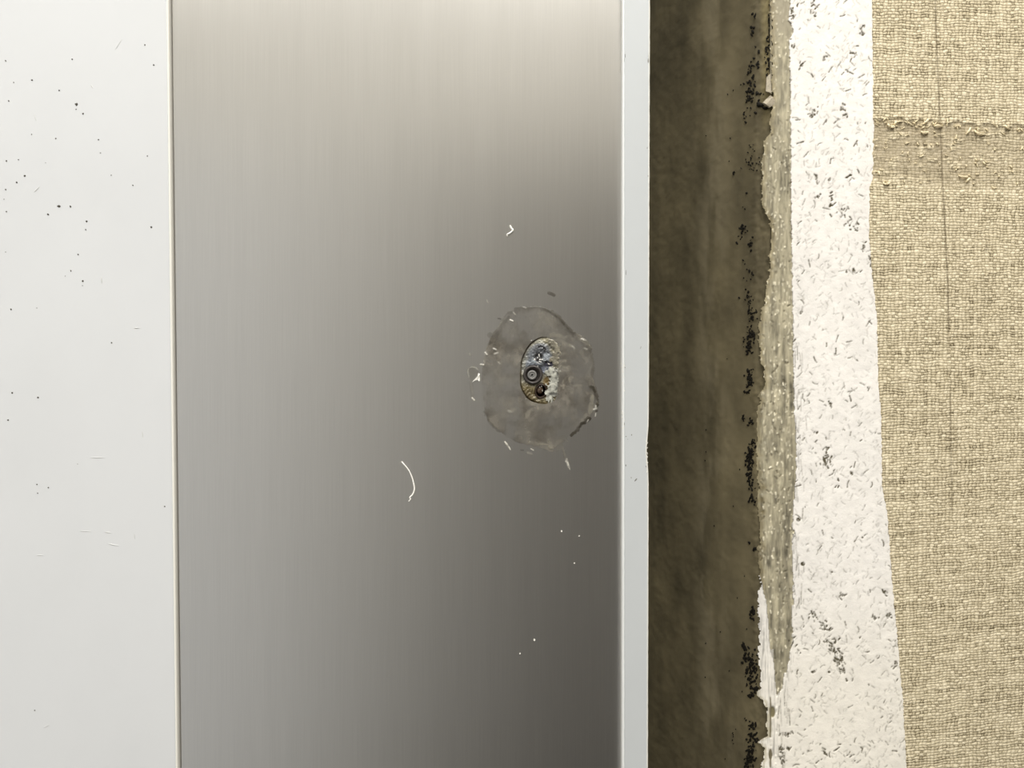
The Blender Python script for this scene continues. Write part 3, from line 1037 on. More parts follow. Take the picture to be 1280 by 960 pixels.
def build_white_panel():
    loc = (P(-400, 0)[0], 0.0, 0.0)
    t = thing('wall_cladding', 'wide smooth white painted sheet with small dark dirt specks at far left', 'cladding', loc)
    ztop, zbot = RH, 0.0
    def edge_at(z, h):
        py = 480 - (z - ZC) / (S * (1 - h / D))
        return P(panel_edge(py), py, h)[0]
    xl = RX0 + 0.002
    vs = []
    n = 8
    prof = [(0.0, HP)]          # rounded front edge: offset right, height
    r = 0.0007
    rows = []
    for z in (zbot, ztop):
        x = edge_at(z, HP)
        row = [(xl, -HP + 0.0, z), (xl, 0.06, z)]
        row = [(xl, 0.06, z), (xl, -HP, z)]
        for i in range(n + 1):
            a = math.pi / 2 * i / n
            row.append((x - r + r * math.sin(a), -HP + r - r * math.cos(a), z))
        row.append((x + 0.0002, 0.06, z))
        rows.append(row)
    m = len(rows[0])
    vs = rows[0] + rows[1]
    f = [(i, (i + 1) % m, m + (i + 1) % m, m + i) for i in range(m)] + [tuple(reversed(range(m))), tuple(range(m, 2 * m))]
    o = link('panel_board', mesh_py('panel_board', vs, f), M['white_paint'], t)
    # cream strip painting the lit rim of the sheet into the colour
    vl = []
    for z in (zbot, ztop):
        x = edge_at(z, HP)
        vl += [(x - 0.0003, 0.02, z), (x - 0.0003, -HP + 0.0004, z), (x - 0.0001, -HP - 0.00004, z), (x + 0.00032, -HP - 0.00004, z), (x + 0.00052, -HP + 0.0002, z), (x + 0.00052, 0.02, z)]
    o = link('panel_highlight', mesh_py('panel_highlight', vl, [(i, i + 1, 7 + i, 6 + i) for i in range(5)]), M['highlight_cream'], t)
    o['label'] = 'painted cream highlight along the edge of the white sheet'
    rng = random.Random(2)
    specks = [(7, 76, 1), (90, 74, 1), (181, 56, 1.2), (192, 81, 1.2), (17, 103, .7), (40, 100, 1.1), (74, 113, 1), (11, 126, 1), (95.5, 130.5, 2), (95, 136.5, .8),
              (104, 142, 1.3), (39.5, 168, .8), (69.5, 173, 1), (123, 174.5, 1), (125.5, 191, .8), (184, 195, .9), (8, 201, 1.1), (23, 199.5, .9), (57, 203.5, .6),
              (31, 220, 1.3), (21, 228, 1.2), (7, 237, 1.2), (139, 219, .8), (166, 231.5, .9), (73.5, 258, 2.1), (88, 258, 1.5), (60, 268, 1.5), (8, 264.5, 1),
              (108, 276.5, 1.5), (107, 287, .9), (189, 284, 1.3), (97.5, 318, 1.1), (88.5, 338.5, 1.1), (103.5, 351, 1.4), (103, 357, .6), (7, 315, .6), (13.5, 386.5, 1.2),
              (46, 385, .6), (139.5, 428.5, 1), (15, 491, 1.2), (47.5, 497, 1.2), (10, 525, 1.1), (46, 605.5, .9), (60.5, 609.5, 1), (47, 616.5, .9), (206, 633, 1),
              (43.5, 888, .9), (81.5, 345, .5), (5, 249, .6), (97, 580, .5)]
    parts = [lump(x, y, HP - 0.00005, r * 1.15, r * 0.95, rng.uniform(0, 1), 0.0002, rng, 7) for x, y, r in specks]
    s = link('dirt_speck', mesh_py('dirt_speck', *join(parts)), M['speck'], t)
    s['kind'] = 'stuff'
    s['label'] = 'dark dirt specks on the white paint'
    sc = simple('faint_scuff', (216, 217, 216), 0.5)
    parts = []
    for (x, y, ln, a, wd) in ((122, 572, 18, 0, .8), (142, 681, 14, .2, .9), (135, 665.5, 8, .1, 1), (107, 664, 14, .05, .7), (171, 410, 7, 0, 1), (178, 543, 8, 1.5, .9), (50, 694, 8, 0, .8),
                              (148, 56, 16, -1.0, .6), (127, 350, 9, 1.5, 1.6), (46, 237, 9, -.8, .9), (44, 147, 9, 1.3, .8), (58, 908, 8, -.5, .8), (115, 108, 5, 1, 1.2), (168, 670, 8, 1.5, .8)):
        pts = [P(x + ln * (u - .5) * math.cos(a), y + ln * (u - .5) * math.sin(a), HP + 0.00002) for u in (0, .25, .5, .75, 1)]
        parts.append(tube(pts, [S * wd * k * 0.5 for k in (.3, .9, 1, .8, .2)], 5))
    s = link('scuff', mesh_py('scuff', *join(parts)), sc, t)
    s['kind'] = 'stuff'


build_white_panel()

# ------------------------------------------------------------------ steel panel
HOLE = smooth_poly([(650, 481), (650, 465), (651, 452), (655, 441), (661, 431), (668, 425), (677, 421), (686, 422), (692, 427), (696, 435),
                    (697.5, 445), (698, 458), (698, 475), (697, 490), (694, 499), (688, 504), (678, 505), (668, 503), (660, 499), (654, 491)], 3)
STEEL_R = 780.0


def build_steel():
    t = thing('steel_panel', 'brushed stainless steel panel with a glue stain around an oval hole', 'panel', (P(500, 0)[0], 0, 0))
    zt, zb = RH, 0.0

    def le(py):
        return panel_edge(py) + 6.4 + 0.8 * np.clip(py / 960.0, 0, 1)
    pyt, pyb = 480 - (zt - ZC) / S, 480 - (zb - ZC) / S
    # face with an oval opening: fan from the opening to the border
    n = len(HOLE)
    cx, cy = 674.0, 463.0
    outer = []
    poly = [(le(pyt), pyt), (STEEL_R, pyt), (STEEL_R, pyb), (le(pyb), pyb)]
    for (x, y) in HOLE:
        dx, dy = x - cx, y - cy
        best = 1e9
        for i in range(4):
            ax, ay = poly[i]; bx_, by = poly[(i + 1) % 4]
            ex, ey = bx_ - ax, by - ay
            den = dx * ey - dy * ex
            if abs(den) < 1e-9:
                continue
            s = ((ax - cx) * ey - (ay - cy) * ex) / den
            u = ((ax - cx) * dy - (ay - cy) * dx) / den
            if s > 0 and -1e-6 <= u <= 1 + 1e-6:
                best = min(best, s)
        outer.append((cx + dx * best, cy + dy * best))
    verts, faces = [], []
    for x, y in HOLE: verts.append(P(x, y, 0.0))
    for x, y in outer: verts.append(P(x, y, 0.0))
    corner = {}
    for j, (x, y) in enumerate(poly):
        corner[j] = len(verts); verts.append(P(x, y, 0.0))
    def side(p):
        d = [abs(p[1] - pyt), abs(p[0] - STEEL_R), abs(p[1] - pyb), 0]
        if d[0] < 1e-3: return 0
        if d[1] < 1e-3: return 1
        if d[2] < 1e-3: return 2
        return 3
    for i in range(n):
        j = (i + 1) % n
        a, b = side(outer[i]), side(outer[j])
        if a == b:
            faces.append((i, j, n + j, n + i))
        else:
            # polygon passes one or two corners
            seq = []
            order = [0, 1, 2, 3]
            k = a
            steps = (b - a) % 4
            if steps == 3:      # other way round
                k = a
                seq = [corner[a]]
            else:
                for _ in range(steps):
                    seq.append(corner[(k + 1) % 4]); k = (k + 1) % 4
            faces.append(tuple([i, j, n + j] + list(reversed(seq)) + [n + i]))
    me = mesh_py('face_sheet', verts, faces)
    uv = me.uv_layers.new(name='UVMap')
    for lp in me.loops:
        v = me.vertices[lp.vertex_index].co
        uv.data[lp.index].uv = (v.x, v.z)
    # make every face look toward the room
    for p in me.polygons:
        if p.normal.y > 0:
            p.flip()
    me.update()
    link('face_sheet', me, M['steel'], t)
    # thickness of the sheet seen in the opening
    vs, fs = [], []
    for x, y in HOLE:
        vs.append(P(x, y, 0.0)); a = P(x, y, 0.0); vs.append((a[0], 0.0012, a[2]))
    for i in range(n):
        j = (i + 1) % n
        fs.append((2 * i, 2 * j, 2 * j + 1, 2 * i + 1))
    o = link('opening_edge', mesh_py('opening_edge', vs, fs), simple('cut_steel_edge', (126, 116, 92), 0.5, 0.3, noise=.3, scale=1200), t)
    # folded side toward the white panel
    vs = [P(le(pyt), pyt, 0), P(le(pyb), pyb, 0)]
    vs = vs + [(x, 0.02, z) for x, y, z in vs]
    link('folded_edge', mesh_py('folded_edge', vs, [(0, 1, 3, 2)]), M['steel_plain'], t)
    return t


M['steel_plain'] = simple('steel_fold', (140, 130, 116), 0.6, 0.6)
steel = build_steel()

RES = smooth_poly([(632, 392), (645, 385), (662, 383), (680, 385), (694, 392), (704, 402), (712, 411), (722, 416), (732, 424), (738, 437), (741, 455), (742, 470), (746, 485),
                   (748, 500), (745, 513), (737, 524), (727, 531), (718, 540), (712, 545), (706, 551), (700, 555), (690, 562), (683, 557), (670, 558), (655, 555), (645, 553),
                   (635, 547), (625, 540), (613, 530), (607, 518), (603, 500), (602, 480), (603, 460), (606, 440), (611, 425), (618, 414), (626, 402)], 3)


def build_residue():
    st = 0.7
    x0, y0 = 578.0, 358.0
    xs = np.arange(x0, 762, st); ys = np.arange(y0, 602, st)
    PX, PY = np.meshgrid(xs, ys)
    wx = PX + 4 * (fbm(PX / 8, PY / 8, 81, 4) - 0.5)
    wy = PY + 4 * (fbm(PX / 8, PY / 8, 82, 4) - 0.5)
    d = sdf(wx, wy, RES)
    ins = sstep(-0.6, 0.9, d)
    hole = sdf(PX, PY, HOLE)
    mott = fbm(PX / 22, PY / 22, 83, 4)
    fine = fbm(PX / 5, PY / 6, 84, 3)
    cover = ins * np.clip(0.36 + 1.3 * (mott - 0.5) + 0.5 * (fine - 0.5), 0.08, 0.8)
    cl = lin((142, 137, 127)); cd = lin((98, 92, 82))
    f = np.clip(0.5 + 2.6 * (fbm(PX / 16, PY / 14, 86, 4) - 0.5) + 0.8 * (fine - 0.5), 0, 1)
    low = sstep(480, 540, PY)
    f = f * (1 - 0.35 * low)
    col = cd * (1 - f[..., None]) + cl * f[..., None]
    light = np.zeros_like(PX); dark = np.zeros_like(PX); white = np.zeros_like(PX)
    rng = random.Random(8)

    def strokes(arr, pts, wd, amt, jit=0.6):
        for (ax, ay), (bx_, by) in zip(pts[:-1], pts[1:]):
            ln = math.hypot(bx_ - ax, by - ay); a = math.atan2(by - ay, bx_ - ax)
            for k in range(max(1, int(ln / 2))):
                u = (k + .5) / max(1, int(ln / 2))
                stamp(arr, x0, y0, st, ax + (bx_ - ax) * u + rng.gauss(0, jit), ay + (by - ay) * u + rng.gauss(0, jit), 3.5, wd * rng.uniform(.6, 1.2), a + rng.gauss(0, .3), amt * rng.uniform(.6, 1), 1.0)
    # dark ridges of the old bead
    strokes(dark, [(680, 385), (694, 392), (702, 401), (710, 411), (718, 417)], 3.8, 0.75)
    strokes(dark, [(645, 386), (662, 384), (680, 385)], 2.2, 0.45)
    strokes(dark, [(738, 482), (744, 490), (747, 500), (745, 513)], 3.0, 0.9)
    strokes(dark, [(737, 523), (727, 530), (722, 537), (714, 544)], 3.6, 0.9)
    strokes(dark, [(731, 424), (738, 437), (741, 455), (740, 470)], 2.0, 0.5)
    strokes(dark, [(636, 396), (626, 410), (618, 424), (612, 428)], 3.6, 0.45)
    strokes(dark, [(613, 420), (622, 424), (618, 436)], 6.5, 0.4)
    strokes(dark, [(686, 367), (691, 368)], 3.6, 0.75)
    strokes(dark, [(624, 398), (625, 398.6)], 2.2, 0.8, .2)
    strokes(dark, [(606, 515), (614, 530), (624, 540)], 2.0, 0.4)
    strokes(dark, [(652, 560), (654, 563)], 2, 0.5)
    strokes(dark, [(700, 433), (706, 440), (703, 448)], 5, 0.35)
    strokes(dark, [(703, 455), (710, 456)], 3, 0.3)
    # pale smears
    for pts, wd, am in (([(686, 421), (697, 419), (707, 421)], 5, .6), ([(697, 424), (705, 430), (697, 440)], 4, .5), ([(707, 430), (716, 434)], 3.4, .65), ([(726, 424), (733, 428), (738, 436)], 3, .6),
                        ([(700, 443), (709, 443)], 3, .6), ([(696, 452), (706, 452)], 2.4, .5), ([(700, 459), (711, 459)], 1.8, .6), ([(703, 478), (704, 485)], 2, .7), ([(711, 474), (713, 481)], 2.2, .7),
                        ([(717, 482), (727, 483)], 2.6, .5), ([(742, 498), (739, 506), (736, 516)], 5, .6), ([(736, 517), (728, 526)], 4, .5), ([(637, 514), (643, 513)], 3.4, .55), ([(658, 522), (664, 512)], 4, .5),
                        ([(673, 508), (674, 511)], 2.4, .6), ([(660, 505), (670, 506)], 4, .45), ([(650, 430), (653, 440)], 2, .3), ([(665, 398), (690, 404)], 9, .18), ([(645, 543), (660, 541)], 3, .3),
                        ([(676, 556), (688, 562), (688, 552)], 6, .5), ([(655, 552), (676, 557)], 5, .3), ([(697, 560), (703, 547)], 7, .28), ([(703, 560), (707, 572)], 3, .35), ([(727, 440), (733, 450)], 4, .4),
                        ([(722, 446), (726, 452)], 3, .3)):
        strokes(light, pts, wd, am, 0.8)
    # chips, drops and specks of clear glue, standing proud
    for pts, wd, am in (([(631.8, 553.5), (634.5, 557.5), (638, 562)], 2.6, .85), ([(665, 561), (666, 562)], 2.4, .8), ([(660, 566), (664, 567)], 3, .45), ([(708, 575), (709.5, 579), (712, 586)], 2.6, .8),
                        ([(709, 550), (709.5, 550.5)], 1.6, .5), ([(585, 461), (590, 458), (594, 459), (597, 462)], 1.2, .6), ([(584.5, 462), (586, 471)], 1.4, .7), ([(591, 498), (591.5, 500)], 2.4, 1),
                        ([(588, 475), (590, 485), (591, 496)], 3.2, .22), ([(639, 400.5), (639.4, 400.6)], 1.6, 1), ([(643, 391.5), (643.3, 392)], 1.7, .8), ([(655, 384), (655.5, 384)], 1.3, .6),
                        ([(618, 436.4), (618.4, 436.5)], 1.5, .8), ([(607.5, 441.6), (607.7, 442)], 1.5, .9), ([(619.6, 441.5), (620, 441.6)], 1.4, .7), ([(602, 455), (602.4, 455.3)], 1.7, .8), ([(605, 452), (605.5, 454)], 1.2, .5),
                        ([(587, 442.5), (587.4, 443)], 1.6, .7), ([(609, 376), (609.5, 376.6)], 1.4, .5), ([(593.5, 459.5), (596, 460)], 1.2, .6), ([(744, 508), (745, 511), (743.5, 512)], 2, .85), ([(745, 518), (744.5, 519.5)], 1.4, .8), ([(734, 527), (735, 526)], 1.3, .8),
                        ([(727, 424.5), (731, 425)], 1.6, .7), ([(732, 436), (732.5, 436.4)], 1.7, .7), ([(623, 453.5), (624.5, 455)], 1.2, .5), ([(636.5, 514), (638, 515)], 1.8, .6), ([(716.5, 434), (717, 434.5)], 1.7, .6)):
        strokes(white, pts, wd, am, 0.25)
    flake = sstep(0, 1, sdf(PX, PY, [(584, 462), (588, 458), (595, 459), (599, 464), (597, 470), (590, 476), (592, 498), (589, 499), (586, 480)]))
    cover = np.maximum(cover, 0.22 * flake)
    cover = np.maximum(cover, np.maximum(0.8 * light, np.maximum(0.9 * dark, 0.95 * white)))
    col = np.where(flake[..., None] * (d < 0)[..., None] > 0.1, lin((112, 108, 98)), col)
    col = col * (1 - light[..., None]) + lin((176, 170, 154)) * light[..., None]
    col = col * (1 - dark[..., None]) + lin((52, 47, 36)) * dark[..., None]
    col = col * (1 - white[..., None]) + lin((236, 233, 222)) * white[..., None]
    H = 0.00004 + ins * (0.00010 + 0.00012 * (fbm(PX / 9, PY / 9, 88, 4) - 0.3)) + 0.00012 * light + 0.00022 * dark + 0.0003 * white
    keep = (cover > 0.03) & (hole < 0.5)
    q = grid_faces(len(ys), len(xs), keep)
    V, q, c, cv = compact(pgrid(PX, PY, H), q, col.reshape(-1, 3), cover.reshape(-1))
    o = link('adhesive_residue', mesh_np('adhesive_residue', V, q, c, None, {'cover': cv}), M['film'], steel, True)
    o['label'] = 'greyish clear glue stain with ragged rim'


build_residue()


def build_fixing():
    """what shows inside the oval opening"""
    st = 0.45
    x0, y0 = 644.0, 414.0
    xs = np.arange(x0, 704, st); ys = np.arange(y0, 512, st)
    PX, PY = np.meshgrid(xs, ys)
    hole = sdf(PX, PY, HOLE)
    n1 = fbm(PX / 6, PY / 6, 101, 4); n2 = fbm(PX / 2, PY / 2, 102, 3); n3 = fbm(PX / 3.2, PY / 3.2, 103, 3)
    col = np.ones(PX.shape + (3,)) * lin((136, 132, 117))

    def blend(mask, rgb):
        nonlocal col
        mask = np.clip(mask, 0, 1)[..., None]
        col = col * (1 - mask) + lin(rgb) * mask

    def ell(cx, cy, rx, ry, soft=0.25, rot=0.0):
        x, y = PX - cx, PY - cy
        u = x * math.cos(rot) + y * math.sin(rot); v = -x * math.sin(rot) + y * math.cos(rot)
        r = np.hypot(u / rx, v / ry) + 0.35 * (n1 - 0.5)
        return 1 - sstep(1 - soft, 1 + soft, r)
    blend(ell(676, 428, 15, 7), (158, 152, 128))
    blend(ell(658, 452, 7, 22), (140, 140, 132))
    blend(sstep(474, 486, PY + 5 * (n1 - .5)), (112, 101, 70))
    blend(ell(690, 441, 8, 16), (148, 142, 120))
    blend(ell(675, 446, 15, 18), (106, 110, 115))
    blend(ell(676, 437, 11, 8, .3), (78, 80, 84))
    blend(ell(664, 456, 7, 7), (112, 118, 126))
    blend(ell(683, 447, 5, 6), (146, 152, 158))
    blend(ell(667, 451, 3, 3.5), (158, 166, 172))
    blend(ell(686, 455, 6, 4), (62, 60, 74))
    blend(ell(680, 462, 8, 5), (112, 116, 128))
    blend(ell(680.5, 436.5, 1.5, 4, .3, -.3), (14, 13, 14))
    blend(ell(674, 433, 5, 1.2, .3), (22, 22, 24))
    blend(ell(673, 447, 5.5, 5.5, .4) * (n2 > .42), (26, 20, 18))
    blend(ell(680, 452, 5, 3, .4) * (n2 > .45), (18, 17, 20))
    blend(ell(674, 426.5, 6, 2.2), (170, 168, 154))
    blend(ell(684, 478, 5, 8), (104, 86, 48))
    blend(ell(661, 494, 8, 7), (100, 89, 62))
    blend(ell(677, 499, 12, 5), (112, 103, 76))
    # brown line where the sheet was cut
    rim = np.exp(-((hole - 1.0) / 1.2) ** 2) * sstep(690, 668, PX)
    blend(rim * 0.85, (66, 54, 34))
    H = -0.00035 + 0.0009 * (n1 - 0.5) + 0.0005 * (n2 - .5)
    H = H - 0.0007 * (1 - sstep(0, 2.2, hole)) * sstep(688, 664, PX) * (0.3 + 1.2 * vnoise(PX / 5, PY / 5, 104))
    H = H + 0.0007 * ell(676, 444, 13, 14) - 0.0008 * ell(674, 448, 6, 6)
    # sockets of the rivet and of the tube
    rr = np.hypot(PX - 666.3, PY - 468.5); rt = np.hypot((PX - 676.2) / 0.85, PY - 489.0)
    H = H - 0.0022 * (1 - sstep(9.5, 12.5, rr)) - 0.0030 * (1 - sstep(6.5, 9.5, rt))
    blend((1 - sstep(10.5, 14.0, rr + 2 * (n1 - .5))) * 0.75, (44, 36, 26))  # shade under the rivet, painted into the bed colour
    blend((1 - sstep(8.0, 11.5, rt + 2.5 * (n1 - .5))) * 0.8, (40, 28, 18))  # dark outline of the tube, shade painted in likewise
    keep = hole > -1.5
    V, q, c = compact(pgrid(PX, PY, H), grid_faces(len(ys), len(xs), keep), col.reshape(-1, 3))
    o = link('filler_bed', mesh_np('filler_bed', V, q, c), M['bed'], steel, True)
    o['label'] = 'olive and blue grey resin filling the oval hole'
    # white filler smeared over the right side of the opening
    poly = smooth_poly([(683, 461), (688, 458), (693, 459), (699, 465), (699, 477), (698, 491), (694, 497), (690, 505), (685, 503), (684, 494), (683, 485), (688, 478), (685, 470)], 3)
    dd = sdf(PX + 14 * (n1 - .5) + 5 * (n2 - .5), PY + 14 * (n3 - .5), poly)
    m = dd > 0
    H2 = 0.00008 + 0.00012 * sstep(0, 4, dd) * (0.7 + 1.2 * (n1 - .5)) + 0.00022 * (n3 - .5)
    c2 = np.ones(PX.shape + (3,)) * lin((170, 170, 160))
    kk = np.clip(0.70 + 2.2 * (n1 - 0.5) + 1.6 * (n3 - .5), .2, 1.5)
    c2 = c2 * kk[..., None]
    V, q, c = compact(pgrid(PX, PY, H2), grid_faces(len(ys), len(xs), m), c2.reshape(-1, 3))
    o = link('white_filler', mesh_np('white_filler', V, q, c), M['white_filler'], steel, True)
    o['label'] = 'pale grey white filler smear'
    # pale skin over the top right rim
    poly = smooth_poly([(683, 424), (690, 425), (697, 428), (701, 436), (700, 446), (700, 458), (690, 458), (687, 449), (691, 440), (687, 431)], 3)
    dd = sdf(PX + 10 * (n3 - .5), PY + 10 * (n1 - .5), poly)
    c3 = np.ones(PX.shape + (3,)) * lin((134, 129, 114)) * np.clip(0.85 + 1.2 * (n1 - .5) + 1.0 * (n2 - .5), .4, 1.4)[..., None]
    H3 = 0.0001 + 0.0004 * sstep(0, 3, dd) * n1
    V, q, c = compact(pgrid(PX, PY, H3), grid_faces(len(ys), len(xs), dd > 0), c3.reshape(-1, 3))
    link('glue_skin', mesh_np('glue_skin', V, q, c), M['bed'], steel, True)
    # rivet: dark flange with a bright core
    r = link('rivet', mesh_py('rivet', *lathe(666.3, 468.5, [(12.2, -0.0012), (12.0, 0.0), (11.2, 0.0004), (10.0, 0.0005), (9.0, 0.0003), (8.2, -0.0006), (6.8, -0.0010), (6.0, -0.0010)], 0.0001, 40)), M['rivet_dark'], steel, True)
    r['label'] = 'dark round blind rivet'
    c = link('rivet_core', mesh_py('rivet_core', *lathe(665.2, 468.8, [(6.2, -0.0012), (6.0, -0.0001), (5.5, 0.0002), (3.6, 0.00022), (3.2, 0.0000), (2.6, 0.0), (2.3, 0.0002), (1.4, 0.0002), (1.1, -0.0008), (0.1, -0.0009)], 0.0001, 36)), M['rivet_grey'], r, True)
    c['label'] = 'grey pin in the middle of the rivet'
    # rusty tube end below it
    tb = link('rusty_tube', mesh_py('rusty_tube', *lathe(676.2, 489.0, [(9.6, -0.0012), (9.3, -0.0002), (8.4, 0.0001), (7.6, -0.0001), (7.0, -0.0012), (6.6, -0.0022), (6.0, -0.0024)], 0.0, 36, 0.80, 1.0, 0.2)), M['rust'], steel, True)
    tb['label'] = 'dark brown rusty tube end'
    link('tube_core', mesh_py('tube_core', *lathe(675.0, 487.4, [(5.4, -0.0024), (5.0, -0.0012), (4.2, -0.0006), (3.0, -0.0006), (1.2, -0.0003), (.2, -.0003)], 0.0, 24, 0.80, 1.0, 0.2)), M['rust_light'], tb, True)
    # torn metal, its glints painted near-white; glints on the tube too
    rng = random.Random(31)
    parts = []
    for (x, y, rx, ry, ro) in ((674, 444.5, 1.6, 3.2, -.35), (669.5, 441, 1.0, 3.4, .7), (672, 447.5, 1.4, 1.0, 0), (676, 449.5, 2.2, 1.1, 0), (678, 449.5, 1.4, 1.3, 0), (675, 452, 3, 1.2, .5),
                               (668, 449.5, 1.6, 2.2, -.5), (671.5, 453.2, 2, .8, .1), (686, 455, 2.6, 1.0, .7), (683, 452.5, 2, .8, .2), (682, 446, 1.4, 3.4, 0), (665.6, 449, .7, 1.4, 0), (676, 436, 1.2, .8, 0), (672.2, 458, 1.1, 1.1, 0),
                               (664.3, 425.8, .9, 1.1, 0), (693, 460, 1.6, .8, .6), (695.5, 463, 2.4, .8, .5), (692, 463.5, 1.5, 1.0, .8), (690, 458.5, .8, .6, 0), (674.5, 484, 1.0, .6, .7), (677, 483, .8, .7, 0), (657.5, 498.5, .8, .7, 0)):
        parts.append(lump(x, y, -0.0006, rx, ry, ro, 0.0009, rng, 8))
    o = link('torn_metal_glints', mesh_py('torn_metal_glints', *join(parts)), M['bright'], steel)
    o['kind'] = 'stuff'
    o['label'] = 'torn bright metal in the hole, glints painted near-white'


build_fixing()


# ------------------------------------------------------------------ white strip right of the steel
HT = 0.0030


def build_trim():
    t = thing('edge_trim', 'narrow white painted metal strip standing between the steel panel and the dark recess', 'trim', (P(795, 0)[0], 0, 0))
    def xr(z):
        py = 480 - (z - ZC) / (S * (1 - HT / D))
        return P(812.0 - 2.6 * py / 960, py, HT)[0]
    n, r = 5, 0.0006
    rows = []
    zs = [0.0] + list(np.linspace(ZC - 0.2, ZC + 0.2, 220)) + [RH]
    for z in zs:
        xl = P(778.2, 480, HT)[0]
        x = xr(z)
        py = 480 - (z - ZC) / S
        # dents on both arrises
        dl = 0.00022 * float(sstep(.62, .7, fbm(np.array([py / 4.]), np.array([0.]), 5)[0])) * (1.0 if 505 < py < 560 or 455 < py < 480 else 0.15)
        dr_ = 0.0007 * float(np.exp(-((py - 562) / 22) ** 2)) * (0.5 + float(fbm(np.array([py / 5.]), np.array([3.]), 6)[0])) + 0.0004 * float(np.exp(-((py - 76) / 4) ** 2))
        row = [(xl + 0.0002, 0.070, z)]
        for i in range(n + 1):
            a = math.pi / 2 * i / n
            row.append((xl + dl + r - r * math.cos(a), -HT + r - r * math.sin(a), z))
        for i in range(n + 1):
            a = math.pi / 2 * i / n
            row.append((x - dr_ - r * .6 + r * .6 * math.sin(a), -HT + r * .6 - r * .6 * math.cos(a), z))
        row.append((x, 0.070, z))
        rows.append(row)
    m = len(rows[0])
    vs = [v for row in rows for v in row]
    f = []
    for k in range(len(rows) - 1):
        for i in range(m):
            j = (i + 1) % m
            f.append((k * m + i, k * m + j, (k + 1) * m + j, (k + 1) * m + i))
    f += [tuple(reversed(range(m))), tuple((len(rows) - 1) * m + i for i in range(m))]
    link('trim_strip', mesh_py('trim_strip', vs, f), M['trim_paint'], t)
    for nm, xa, xb, mt in (('edge_highlight', 778.0, 780.6, M['highlight']), ('edge_highlight', 809.6, 811.2, M['highlight_cream'])):  # bright strips painted in where the bevels catch no highlight
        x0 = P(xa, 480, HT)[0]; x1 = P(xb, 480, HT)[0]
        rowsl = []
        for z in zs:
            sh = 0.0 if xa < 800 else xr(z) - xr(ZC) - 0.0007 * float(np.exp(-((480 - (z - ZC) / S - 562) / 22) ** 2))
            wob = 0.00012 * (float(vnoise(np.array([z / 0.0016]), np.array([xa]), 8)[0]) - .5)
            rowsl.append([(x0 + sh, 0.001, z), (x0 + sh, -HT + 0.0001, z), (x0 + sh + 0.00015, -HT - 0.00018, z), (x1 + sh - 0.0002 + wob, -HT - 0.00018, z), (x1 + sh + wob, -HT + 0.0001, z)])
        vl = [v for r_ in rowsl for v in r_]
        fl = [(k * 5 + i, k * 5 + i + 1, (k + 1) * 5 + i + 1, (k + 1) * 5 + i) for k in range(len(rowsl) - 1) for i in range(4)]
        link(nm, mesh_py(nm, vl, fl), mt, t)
    rng = random.Random(4)
    parts = []
    for (x, y, rx, ry, ro) in ((794.5, 600, 1.3, 3.0, .6), (789, 597, .5, 1.6, 0), (782.3, 581.5, .7, 1.5, 0), (789.5, 543.5, .8, 1.0, 0), (782.5, 545.7, .9, .7, 0), (807.5, 583, .5, 1.2, 0), (781.5, 459.5, .7, .7, 0), (780, 74, .5, 8, 0),
                               (810.3, 76, 1.0, 3.4, 0), (781.5, 70, .5, 3, 0), (809, 185, .6, 1.5, 0), (810, 220, .5, 1.2, 0), (782.5, 340, .4, 4, 0), (801, 434, .4, 2.4, .2), (784.5, 549, .5, .6, 0), (780.5, 530, .6, 3, 0), (808.2, 560, .6, 8, 0)):
        parts.append(lump(x, y, HT - 0.00004, rx, ry, ro, 0.00012, rng, 7))
    s = link('scuff_mark', mesh_py('scuff_mark', *join(parts)), M['scuff'], t)
    s['kind'] = 'stuff'
    s['label'] = 'grey chips and scuffs on the white strip'
    # paint burrs raised along the left arris
    parts = []
    for i in range(46):
        y = rng.choice((rng.gauss(460, 5), rng.gauss(532, 12), rng.uniform(455, 545)))
        parts.append(lump(779 + rng.gauss(0, .8), y, HT - 0.0003, rng.uniform(.5, 1.1), rng.uniform(.5, 1.6), rng.uniform(-.5, .5), 0.0005, rng, 6))
    for i in range(20):
        y = rng.gauss(566, 14)
        parts.append(lump(808.8 + rng.gauss(0, .6), y, HT - 0.0004, rng.uniform(.4, .9), rng.uniform(.8, 2.4), rng.uniform(-.5, .5), 0.0005, rng, 6))
    s = link('paint_burr', mesh_py('paint_burr', *join(parts)), M['chip'], t)
    s['kind'] = 'stuff'


build_trim()


# ------------------------------------------------------------------ loose bits clinging to the steel
def strand(name, label, cat, pts, rad, base):
    t = thing(name, label, cat, P(base[0], base[1], 0))
    # Catmull-Rom through the points
    out, rr = [], []
    n = len(pts)
    for i in range(n - 1):
        p0, p1, p2, p3 = [np.array(pts[min(max(i + k, 0), n - 1)], float) for k in (-1, 0, 1, 2)]
        for k in range(4):
            u = k / 4
            q = 0.5 * (2 * p1 + (p2 - p0) * u + (2 * p0 - 5 * p1 + 4 * p2 - p3) * u * u + (3 * p1 - p0 - 3 * p2 + p3) * u ** 3)
            r = rad[i] + (rad[i + 1] - rad[i]) * u
            out.append(P(q[0], q[1], r * S)); rr.append(r * S)
    out.append(P(pts[-1][0], pts[-1][1], rad[-1] * S)); rr.append(rad[-1] * S)
    v, f = tube(out, rr, 8)
    o = link('fibre', mesh_py(name, v, f), M['thread'], t, True)
    return t


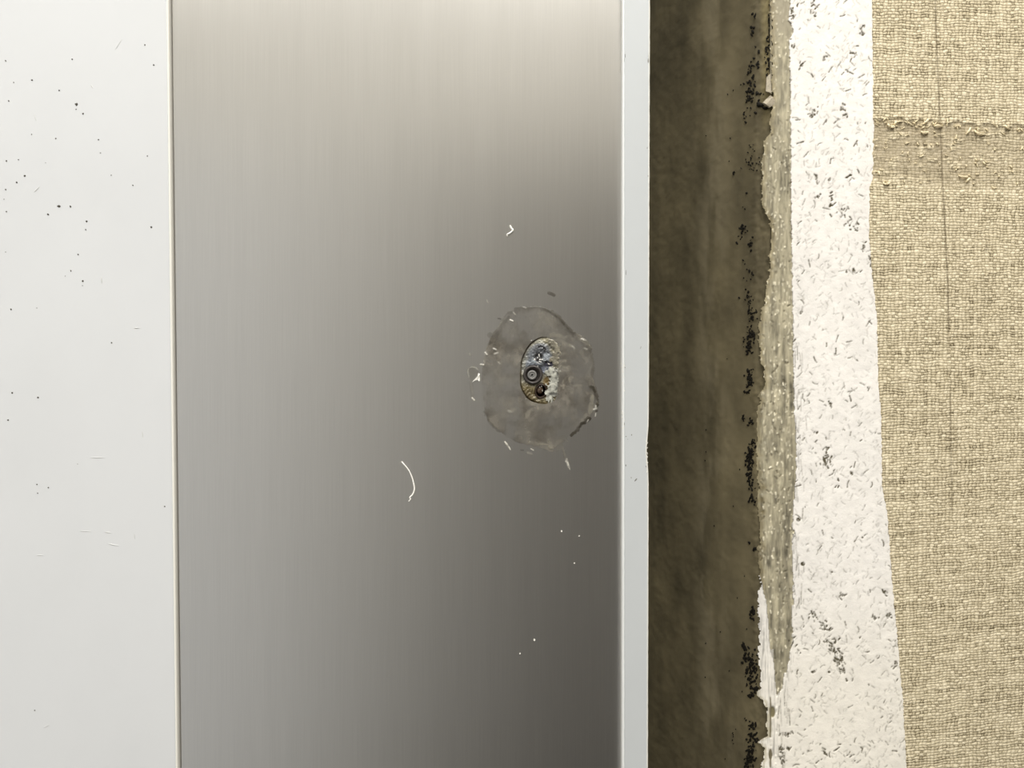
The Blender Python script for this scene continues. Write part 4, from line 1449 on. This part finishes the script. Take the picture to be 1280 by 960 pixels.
strand('white_thread', 'long thin curved white thread clinging to the steel panel, below and left of the hole', 'thread',
       [(501.5, 577), (505.8, 581.5), (511, 588), (514.5, 595.5), (516.5, 602), (518, 610), (517.3, 615), (515.3, 619), (512.4, 621.7), (513.2, 624), (511.0, 626.8)],
       [1.1, .8, .65, .75, .8, .95, 1.0, .95, .8, .8, .5], (511, 600))
strand('lint_curl', 'short kinked white lint curl clinging to the steel panel above the glue stain', 'lint',
       [(637.4, 281.5), (638.6, 284.2), (640.9, 287.8), (639.2, 290), (636.8, 291.8), (634.2, 293), (633.6, 294), (634.6, 295)],
       [.9, 1.15, 1.3, 1.1, 1.2, .9, .7, .8], (638, 288))


def chip(name, label, cat, outline, h=0.0006):
    c = (sum(p[0] for p in outline) / len(outline), sum(p[1] for p in outline) / len(outline))
    t = thing(name, label, cat, P(c[0], c[1], 0))
    n = len(outline)
    v = [P(x, y, 0.00003) for x, y in outline] + [P(c[0] + (x - c[0]) * .8, c[1] + (y - c[1]) * .8, h * (0.7 + 0.5 * ((i * 37) % 5) / 5)) for i, (x, y) in enumerate(outline)]
    f = [(i, (i + 1) % n, n + (i + 1) % n, n + i) for i in range(n)] + [tuple(range(n, 2 * n))]
    link('flake', mesh_py(name, v, f), M['chip'], t)


chip('paint_chip', 'jagged white chip stuck to the steel just left of the glue stain', 'chip',
     [(590.5, 477.5), (593.5, 474), (597, 470.5), (598, 466.5), (599.8, 467.5), (599.8, 472), (600.2, 476.5), (599, 477.3), (597.5, 475.2), (595, 475.5), (592.5, 476.5)])
for nm, lb, x, y, r in (('dust_speck', 'tiny white dust speck on the steel, uppermost and brightest below the glue stain', 702, 664, 1.2),
                        ('dust_speck', 'tiny white dust speck on the steel, lower right near its bottom, the larger one', 668, 800, 1.4),
                        ('dust_speck', 'tiny white dust speck on the steel, lowest of all the specks', 650, 817, 0.9),
                        ('dust_speck', 'tiny white dust speck on the steel nearest the white strip, below the glue stain', 724, 670, 0.8),
                        ('dust_speck', 'faint white dust speck on the steel, lower of the three right below the glue stain', 718, 704, 0.8)):
    chip(nm, lb, 'speck', [(x + r * math.cos(a), y + r * math.sin(a)) for a in np.linspace(0, 2 * math.pi, 7)[:-1]], 0.0003)
